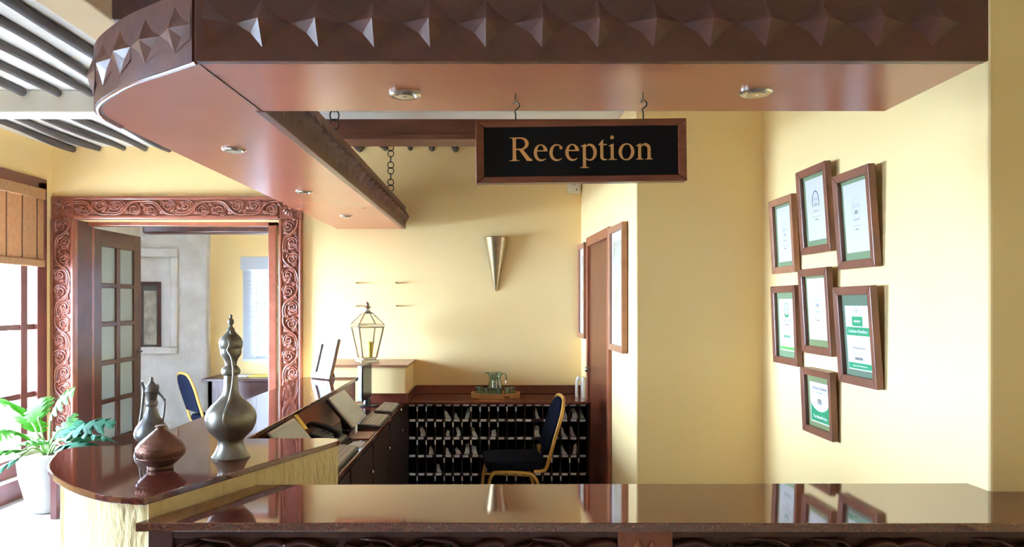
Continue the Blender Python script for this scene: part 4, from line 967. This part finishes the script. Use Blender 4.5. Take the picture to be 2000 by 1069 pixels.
for k_ in range(4):
    a, b, c, d = Vector(B_[k_]), Vector(B_[(k_ + 1) % 4]), Vector(T_[(k_ + 1) % 4]), Vector(T_[k_])
    nn = ((b - a).cross(d - a)).normalized() * .0012
    MB().hexa([a - nn, b - nn, c - nn, d - nn], [a + nn, b + nn, c + nn, d + nn]).build('pane', 'clear', ln)
    MB().tube([T_[k_], T_[(k_ + 1) % 4]], 0.014, 6).build('top_rail', 'steel', ln)
E_ = sq(0.146, 0.300, R0 - .9); U_ = sq(0.050, 0.385, R0 - .9)
for k_ in range(4):
    a, b, c, d = Vector(E_[k_]), Vector(E_[(k_ + 1) % 4]), Vector(U_[(k_ + 1) % 4]), Vector(U_[k_])
    MB().tube([E_[k_], U_[k_]], 0.0055, 6).build('roof_bar', 'steel', ln)
    nn = ((b - a).cross(d - a)).normalized() * .001
    MB().hexa([a - nn, b - nn, c - nn, d - nn], [a + nn, b + nn, c + nn, d + nn]).build('roof_pane', 'clear', ln)
    MB().hexa([Vector(T_[k_]) + Vector((0, 0, -.018)), Vector(T_[(k_ + 1) % 4]) + Vector((0, 0, -.018)), Vector(T_[(k_ + 1) % 4]) * .97 + Vector((lx, ly, lz + .27)) * .03, Vector(T_[k_]) * .97 + Vector((lx, ly, lz + .27)) * .03], [E_[k_], E_[(k_ + 1) % 4], c * .04 + b * .96, d * .04 + a * .96]).build('eave', 'steel', ln)
ring_(0.056, 0.383, 0.046, 0.395).build('cap', 'steel', ln, bevel=.002)
MB().lathe([(.030, .395), (.034, .402), (.022, .408), (.022, .425), (.034, .430), (.030, .440), (.014, .450), (.018, .462), (.008, .474), (.001, .482)], (lx, ly, lz), 18).build('finial', 'steel', ln, smooth=True)
cdl = thing('candle', (lx + .02, ly, lz + .041), 'yellow candle standing inside the metal lantern', 'candle')
MB().lathe([(.020, 0), (.020, .115), (.016, .120), (.002, .118)], (lx + .02, ly, lz + .041), 16).build('wax', 'wax', cdl, smooth=True)
MB().tube([(lx + .02, ly, lz + .155), (lx + .021, ly, lz + .170)], .0015, 6).build('wick', 'black', cdl)

pf = thing('photo_frame', (0, 0, 0), 'white inlaid photo frame leaning on its strut on the granite ledge', 'photo frame')
w, h, bar_ = 0.205, 0.285, 0.042
hw = w / 2
for nm, p in (('frame_top', [(-hw, h), (hw, h), (hw - bar_, h - bar_), (-hw + bar_, h - bar_)]), ('frame_bottom', [(hw, 0), (-hw, 0), (-hw + bar_, bar_), (hw - bar_, bar_)]), ('frame_side', [(-hw, 0), (-hw, h), (-hw + bar_, h - bar_), (-hw + bar_, bar_)]), ('frame_side', [(hw, h), (hw, 0), (hw - bar_, bar_), (hw - bar_, h - bar_)])):
    MB().hexa([(x, -.012, z) for x, z in p], [(x, .006, z) for x, z in p]).build(nm, 'mosaic', pf, bevel=.002)
MB().plate([(-hw, 0), (hw, 0), (hw, h), (-hw, h)], .006, .014).build('back_board', 'tray', pf)
flat(pf, 'photo_print', 'photo', -hw + bar_, hw - bar_, bar_, h - bar_, 0.0)
ib = MB()
for i in range(46):
    sd = random.choice('tbll rr'.replace(' ', '')); q = random.uniform(0, 1); o_ = random.uniform(.006, bar_ - .006)
    x, z = {'t': (-hw + w * q, h - o_), 'b': (-hw + w * q, o_), 'l': (-hw + o_, h * q), 'r': (hw - o_, h * q)}[sd]
    ib.ball((x, -.012, z), random.uniform(.0018, .004), 6, 4, (1, .3, 1))
tag(ib.build('inlay_dots', 'darkwood', pf), kind='stuff')
MB().hexa([(-.02, .012, .15), (.02, .012, .15), (.025, .095, .029), (-.025, .095, .029)], [(-.02, .017, .15), (.02, .017, .15), (.025, .101, .031), (-.025, .101, .031)]).build('strut', 'darkwood', pf)
pf.rotation_euler = (math.radians(-16), 0, math.radians(-38)); pf.location = (-1.205, 4.985, LZT + .0035)

# ------------------------------------------------------------------ desk equipment
def slab_between(a, b, c, d, th):      # corners in order, thickness along the normal
    a, b, c, d = map(Vector, (a, b, c, d)); n = ((b - a).cross(d - a)).normalized() * th
    return MB().hexa([a, b, c, d], [a + n, b + n, c + n, d + n]), n
def tilt_monitor(y0, y1, label):
    t = thing('computer_monitor', (-0.90, (y0 + y1) / 2, DKZ), label, 'monitor', 'flat monitors tilted back against the side counter')
    tn = (-0.938, y0, 0.972); tf = (-0.938, y1, 0.972); bf = (-0.795, y1, 0.806); bn = (-0.795, y0, 0.806)
    m1, n = slab_between(tn, tf, bf, bn, 0.012)
    if n.x > 0: m1, n = slab_between(tn, bn, bf, tf, 0.012)
    m1.build('bezel', 'bezel', t, bevel=.003)
    up = -n.normalized()
    V = [Vector(q) for q in (tn, tf, bf, bn)]; cen = sum(V, Vector()) / 4
    S = [cen + (q - cen) * .90 + up * .0008 for q in V]
    MB().hexa(S, [q - up * .002 for q in S]).build('screen', 'screen', t)
    Bk = [cen + (q - cen) * .985 + n * 1.02 for q in V]
    MB().hexa(Bk, [q + n * 1.5 for q in Bk]).build('rear_case', 'black', t, bevel=.004)
    MB().box(-0.95, -0.852, (y0 + y1) / 2 - .10, (y0 + y1) / 2 + .10, DKZ + .0008, DKZ + .014).build('foot', 'black', t, bevel=.004)
    MB().hexa([(-0.90, (y0 + y1) / 2 - .03, DKZ + .012), (-0.86, (y0 + y1) / 2 - .03, DKZ + .012), (-0.86, (y0 + y1) / 2 + .03, DKZ + .012), (-0.90, (y0 + y1) / 2 + .03, DKZ + .012)],
              [(-0.92, (y0 + y1) / 2 - .03, 0.875), (-0.885, (y0 + y1) / 2 - .03, 0.86), (-0.885, (y0 + y1) / 2 + .03, 0.86), (-0.92, (y0 + y1) / 2 + .03, 0.875)]).build('stem', 'black', t)
    return t
tilt_monitor(4.06, 4.48, 'grey flat monitor tilted back, nearer the upright black monitor')
tilt_monitor(2.985, 3.36, 'grey flat monitor tilted back with yellow note on its corner')
n_ = MB().hexa([(-0.940, 3.366, 0.982), (-0.930, 3.388, 0.982), (-0.880, 3.388, 0.915), (-0.892, 3.366, 0.915)], [(-0.940, 3.366, 0.984), (-0.930, 3.388, 0.984), (-0.880, 3.388, 0.917), (-0.892, 3.366, 0.917)])
tag(n_.build('sticky_note', 'yellow'), 'yellow paper note stuck to the corner of the near monitor', 'note')
um = thing('upright_monitor', (-0.945, 5.29, DKZ), 'black upright monitor seen edge-on in front of the lantern', 'monitor')
MB().hexa([(-0.985, 5.16, .80), (-0.945, 5.13, .80), (-0.925, 5.40, .80), (-0.965, 5.40, .80)], [(-0.985, 5.16, 1.06), (-0.945, 5.13, 1.06), (-0.925, 5.40, 1.06), (-0.965, 5.40, 1.06)]).build('case', 'black', um, bevel=.005)
MB().hexa([(-0.9425, 5.145, .82), (-0.9235, 5.39, .82), (-0.9235, 5.39, 1.045), (-0.9425, 5.145, 1.045)], [(-0.940, 5.145, .82), (-0.921, 5.39, .82), (-0.921, 5.39, 1.045), (-0.940, 5.145, 1.045)]).build('screen', 'black', um)
MB().lathe([(.085, 0), (.085, .006), (.03, .014), (.022, .06)], (-0.935, 5.28, DKZ + .001), 24).build('foot', 'black', um, smooth=True)
def keyboard(x0, x1, y0, y1, label, rot=0.0):
    t = thing('computer_keyboard', ((x0 + x1) / 2, (y0 + y1) / 2, DKZ), label, 'keyboard', 'keyboards on the low desk')
    MB().hexa([(x0, y0, DKZ + .001), (x1, y0, DKZ + .001), (x1, y1, DKZ + .001), (x0, y1, DKZ + .001)], [(x0, y0, DKZ + .026), (x1, y0, DKZ + .016), (x1, y1, DKZ + .016), (x0, y1, DKZ + .026)]).build('case', 'kbd', t, bevel=.003)
    kb = MB(); nr, nc = 5, 15; dx = (x1 - x0 - .016) / nr; dy = (y1 - y0 - .016) / nc
    for i in range(nr):
        for j in range(nc):
            if i == 4 and 4 <= j <= 8:
                if j > 4: continue
                w_ = 5
            else: w_ = 1
            a, b = x0 + .008 + dx * i, y0 + .008 + dy * j; z = DKZ + .026 - .010 * (a - x0) / (x1 - x0)
            kb.box(a + .0015, a + dx - .0015, b + .0012, b + dy * w_ - .0012, z - .004, z + .0055)
    tag(kb.build('keys', 'keys', t), kind='stuff'); t.rotation_euler = (0, 0, rot); return t
keyboard(-0.825, -0.688, 4.32, 4.74, 'grey keyboard before the far tilted monitor')
keyboard(-0.815, -0.692, 4.87, 5.28, 'grey keyboard farthest back beside the upright monitor')
keyboard(-0.845, -0.700, 3.22, 3.71, 'grey keyboard nearest, half hidden behind the wing wall')
tp = thing('desk_telephone', (-0.875, 3.84, DKZ), 'black desk telephone with coiled cord between the monitors', 'telephone')
MB().hexa([(-0.965, 3.72, DKZ + .001), (-0.80, 3.72, DKZ + .001), (-0.80, 3.97, DKZ + .001), (-0.965, 3.97, DKZ + .001)], [(-0.965, 3.73, DKZ + .085), (-0.81, 3.73, DKZ + .03), (-0.81, 3.96, DKZ + .03), (-0.965, 3.96, DKZ + .085)]).build('base', 'black', tp, bevel=.008, seg=3)
MB().tube(spline([(-0.965, 3.77, DKZ + .105), (-0.96, 3.77, DKZ + .120), (-0.90, 3.77, DKZ + .112), (-0.84, 3.77, DKZ + .085), (-0.815, 3.77, DKZ + .058)], 5), [.024] * 4 + [.016] * 13 + [.024] * 4, 10).build('handset', 'black', tp, smooth=True)
kb = MB()
for i in range(4):
    for j in range(3): kb.box(-0.93 + .028 * i, -0.912 + .028 * i, 3.84 + .035 * j, 3.862 + .035 * j, DKZ + .03, DKZ + .072 - .0088 * i)
tag(kb.build('buttons', 'kbd', tp), kind='stuff')
MB().tube([(-0.80 + .028 * i / 60 + .012 * math.cos(i * .9), 3.72 - .0 + .16 * i / 60, DKZ + .016 + .012 * math.sin(i * .9)) for i in range(61)], .0032, 5).build('coiled_cord', 'black', tp, smooth=True)
tag(MB().box(-0.835, -0.70, 3.745, 3.90, DKZ + .0008, DKZ + .004).build('paper_pad', 'paper'), 'white paper pad on the desk by the nearest keyboard', 'paper')
tag(MB().box(-0.80, -0.695, 3.98, 4.20, DKZ + .0008, DKZ + .006).build('paper_folder', 'lightframe', bevel=.002), 'tan folder on the desk edge behind the telephone', 'folder')

# ------------------------------------------------------------------ tray with jug and tumblers
tx, ty = 0.012, 5.76
tr = thing('wooden_tray', (tx, ty, DKZ), 'orange wooden octagonal tray on the back desk', 'tray')
oc = [(tx + .20 * math.cos(a) * (1.0), ty + .155 * math.sin(a)) for a in [math.radians(q) for q in (10, 50, 110, 160, 190, 235, 290, 340)]]
MB().prism(oc, DKZ + .001, DKZ + .008).build('bottom', 'tray', tr)
for i in range(8):
    a, b = Vector((*oc[i], 0)), Vector((*oc[(i + 1) % 8], 0)); c = Vector((tx, ty, 0)); ia, ib = a.lerp(c, .05), b.lerp(c, .05)
    zt = DKZ + .042
    MB().hexa([(a.x, a.y, DKZ + .001), (b.x, b.y, DKZ + .001), (ib.x, ib.y, DKZ + .001), (ia.x, ia.y, DKZ + .001)], [(a.x * 1.0, a.y, zt), (b.x, b.y, zt), (ib.x, ib.y, zt), (ia.x, ia.y, zt)]).build('side', 'tray', tr, bevel=.002)
MB().box(tx + .06, tx + .11, oc[6][1] + .004 - .006, oc[6][1] + .012, DKZ + .016, DKZ + .024).build('handle_slot', 'darkwood', tr)
jx, jy, jz = tx - .005, ty + .02, DKZ + .009
jg = thing('glass_jug', (jx, jy, jz), 'pale green glass jug with wide lip on the tray', 'jug')
MB().lathe([(.050, 0), (.058, .006), (.064, .04), (.062, .07), (.052, .11), (.046, .14), (.054, .175), (.066, .190), (.062, .190), (.050, .174), (.042, .14), (.047, .11), (.057, .07), (.058, .04), (.052, .010), (.002, .008)], (jx, jy, jz), 28).build('body', 'glass', jg, smooth=True)
MB().tube(spline([(jx + .048, jy, jz + .170), (jx + .080, jy, jz + .180), (jx + .092, jy, jz + .14), (jx + .078, jy, jz + .09), (jx + .056, jy, jz + .075)], 5), .0065, 8).build('handle', 'glass', jg, smooth=True)
MB().hexa([(jx - .066, jy - .02, jz + .178), (jx - .05, jy - .03, jz + .178), (jx - .05, jy + .03, jz + .178), (jx - .066, jy + .02, jz + .178)], [(jx - .090, jy - .008, jz + .188), (jx - .05, jy - .03, jz + .190), (jx - .05, jy + .03, jz + .190), (jx - .090, jy + .008, jz + .188)]).build('lip', 'glass', jg)
for (dx, dy, nm) in ((-.135, 0.0, 'left of the jug on the tray'), (-.075, -.085, 'before the jug on the tray, left of its middle'), (.02, -.095, 'before the middle of the jug on the tray'), (.125, -.01, 'right of the jug on the tray'), (.095, -.075, 'before the jug on the tray, right of its middle')):
    gl = thing('glass_tumbler', (tx + dx, ty + dy, DKZ + .009), 'small pale green glass tumbler ' + nm, 'glass', 'tumblers on the tray')
    MB().lathe([(.027, 0), (.029, .004), (.033, .075), (.030, .075), (.026, .010), (.001, .008)], (tx + dx, ty + dy, DKZ + .009), 22).build('bowl', 'glass', gl, smooth=True)
    MB().lathe([(.0332, .070), (.0345, .0735), (.0332, .0765), (.030, .0765), (.030, .0700)], (tx + dx, ty + dy, DKZ + .009), 22).build('rim', 'glass', gl, smooth=True)

# ------------------------------------------------------------------ plant in a white pot
cx, cy = -3.235, 5.20
pl = thing('potted_plant', (cx, cy, 0), 'split-leaf plant in a white glazed pot beside the left window', 'plant')
pt = MB().lathe([(.085, 0), (.105, .012), (.15, .12), (.182, .25), (.195, .36), (.196, .425), (.188, .432), (.180, .425), (.178, .36)], (cx, cy, .001), 40).build('pot', 'pot', pl, smooth=True)
MB().lathe([(.18, 0), (.10, .012), (.02, .018), (.001, .018)], (cx, cy, .395), 24).build('soil', 'soil', pl, smooth=True)
def leafpart(tip_base, az, droop, L, Wd, m, n=7, roll=0.0):
    b = Vector(tip_base); e = Vector((math.cos(az), math.sin(az), 0)); up = Vector((0, 0, 1)); sd = Vector((-math.sin(az), math.cos(az), 0))
    sd = (sd * math.cos(roll) + up * math.sin(roll)).normalized()
    n = max(3, n - 2); lobe = (.30, .78, 1.0, .95, .62); N = n * 5
    mid = []; p = b.copy()
    for i in range(N + 1):
        mid.append(p.copy()); a = droop[0] + (droop[1] - droop[0]) * i / N
        p = p + (e * math.cos(a) + up * math.sin(a)) * (L / N)
    vs = []; fs = []
    for i in range(N + 1):
        t = i / N; env = (math.sin(math.pi * (.16 + .84 * t)) ** .75) if t < 1 else 0
        wv = Wd * (1.25 * env * lobe[i % 5] + .012)
        fwd = (mid[min(i + 1, N)] - mid[max(i - 1, 0)]).normalized() * (wv * .5 * lobe[i % 5])
        dz = up * (-.28 * wv)
        vs += [mid[i] + sd * wv + fwd + dz, mid[i] + sd * wv * .45 + fwd * .4, mid[i], mid[i] - sd * wv * .45 + fwd * .4, mid[i] - sd * wv + fwd + dz]
    for i in range(N):
        for k in range(4): fs.append((i * 5 + k, i * 5 + k + 1, (i + 1) * 5 + k + 1, (i + 1) * 5 + k))
    o = MB().add(vs, fs).build('leaf', m, pl, smooth=False)
    md = o.modifiers.new('thick', 'SOLIDIFY'); md.thickness = .0015
    st_ = Vector((cx + random.uniform(-.03, .03), cy + random.uniform(-.03, .03), .405)); mid_ = st_.lerp(b, .5) + Vector((0, 0, .06))
    MB().tube(spline([st_, mid_, b, mid[3]], 5), [.0075] * 8 + [.006] * 4 + [.004] * 4, 6).build('stem', 'stem', pl, smooth=True)
def lp(u, v, Y): return px(u, v, Y)
leafpart(lp(52, 815, 5.15), math.radians(165), (1.0, -.35), .30, .12, 'leaf', roll=.5)
leafpart(lp(75, 822, 5.05), math.radians(120), (1.2, .2), .22, .09, 'leaf', roll=-.5)
leafpart(lp(98, 815, 5.25), math.radians(20), (1.25, .5), .26, .10, 'leaf', roll=.6)
leafpart(lp(62, 862, 4.98), math.radians(195), (.9, -.2), .24, .10, 'leaf', roll=.3)
leafpart(lp(45, 880, 4.95), math.radians(200), (.2, -.6), .28, .11, 'leaf', roll=.2)
leafpart(lp(38, 895, 4.90), math.radians(215), (-.3, -1.35), .34, .09, 'leaf2')
leafpart(lp(22, 850, 5.10), math.radians(175), (.5, -.5), .22, .10, 'leaf', roll=.6)
leafpart(lp(130, 835, 5.2), math.radians(60), (1.3, .6), .12, .06, 'leaf', 4)
leafpart(lp(135, 862, 5.05), math.radians(-8), (.55, -.5), .34, .13, 'leaf2', roll=-.25)
leafpart(lp(125, 858, 5.3), math.radians(15), (.75, -.2), .38, .12, 'leaf2', roll=.35)
leafpart(lp(120, 872, 4.95), math.radians(-25), (.4, -.7), .34, .12, 'leaf2', roll=.1)
leafpart(lp(90, 868, 4.95), math.radians(250), (.7, -.4), .20, .09, 'leaf', roll=.2)
leafpart(lp(110, 860, 5.4), math.radians(70), (.9, .0), .26, .11, 'leaf2', roll=.2)
leafpart(lp(70, 845, 5.3), math.radians(140), (1.0, .0), .24, .10, 'leaf', roll=.3)

# wooden stool half hidden by the counter
sx, sy = -2.93, 5.12
so = thing('wooden_stool', (sx, sy, 0), 'dark wooden stool behind the rounded end of the counter', 'stool')
MB().box(sx - .17, sx + .17, sy - .13, sy + .17, .34, .375).build('seat', 'winwood', so, bevel=.006)
for (a, b) in ((-.165, -.125), (.125, -.125), (-.165, .125), (.125, .125)):
    MB().box(sx + a, sx + a + .045, sy + b, sy + b + .045, 0.001, .34).build('leg', 'winwood', so, bevel=.004)
MB().box(sx - .13, sx + .13, sy - .115, sy - .095, .27, .33).build('apron', 'winwood', so)

# ------------------------------------------------------------------ furniture and picture in the room beyond
fd = thing('office_desk', (-2.5, 7.75, 0), 'purple brown wooden desk in the room beyond the doorway', 'desk')
MB().box(-3.03, -1.5, 7.42, 7.93, .695, .722).build('desktop', 'darkwood', fd, bevel=.004)
MB().box(-2.98, -1.55, 7.47, 7.495, .12, .695).build('front_panel', 'darkwood', fd)
for q in (-2.98, -1.59): MB().box(q, q + .04, 7.47, 7.9, 0.001, .695).build('side_panel', 'darkwood', fd)
tag(MB().box(-2.62, -2.38, 7.62, 7.80, .7228, .7235 + .010).build('magazine', 'yellow', bevel=.002), 'yellow magazine lying on the far desk', 'magazine')
tag(MB().box(-2.36, -2.12, 7.58, 7.80, .7228, .770).build('desk_box', 'darkwood', bevel=.004), 'dark box at the right of the far desk', 'box')
tag(MB().box(-2.80, -2.64, 7.64, 7.82, .7228, .728).build('paper_sheet', 'paper'), 'white paper sheet lying on the far desk', 'paper')
fp = thing('niche_picture', (0, 0, 0), 'dark framed etching on the rough white wall beyond the doorway', 'picture')
moulding(fp, .235, .80, .03, .03, 'darkwood')
MB().box(-.11, .11, -.012, -.002, -.39, .39).build('mount', 'darkmat', fp)
flat(fp, 'print', 'art', -.07, .07, -.30, .30, -.012)
flat(fp, 'cover_glass', 'clear', -.09, .09, -.37, .37, -.02, .001)
fp.location = (-3.83, 7.997, 1.345)
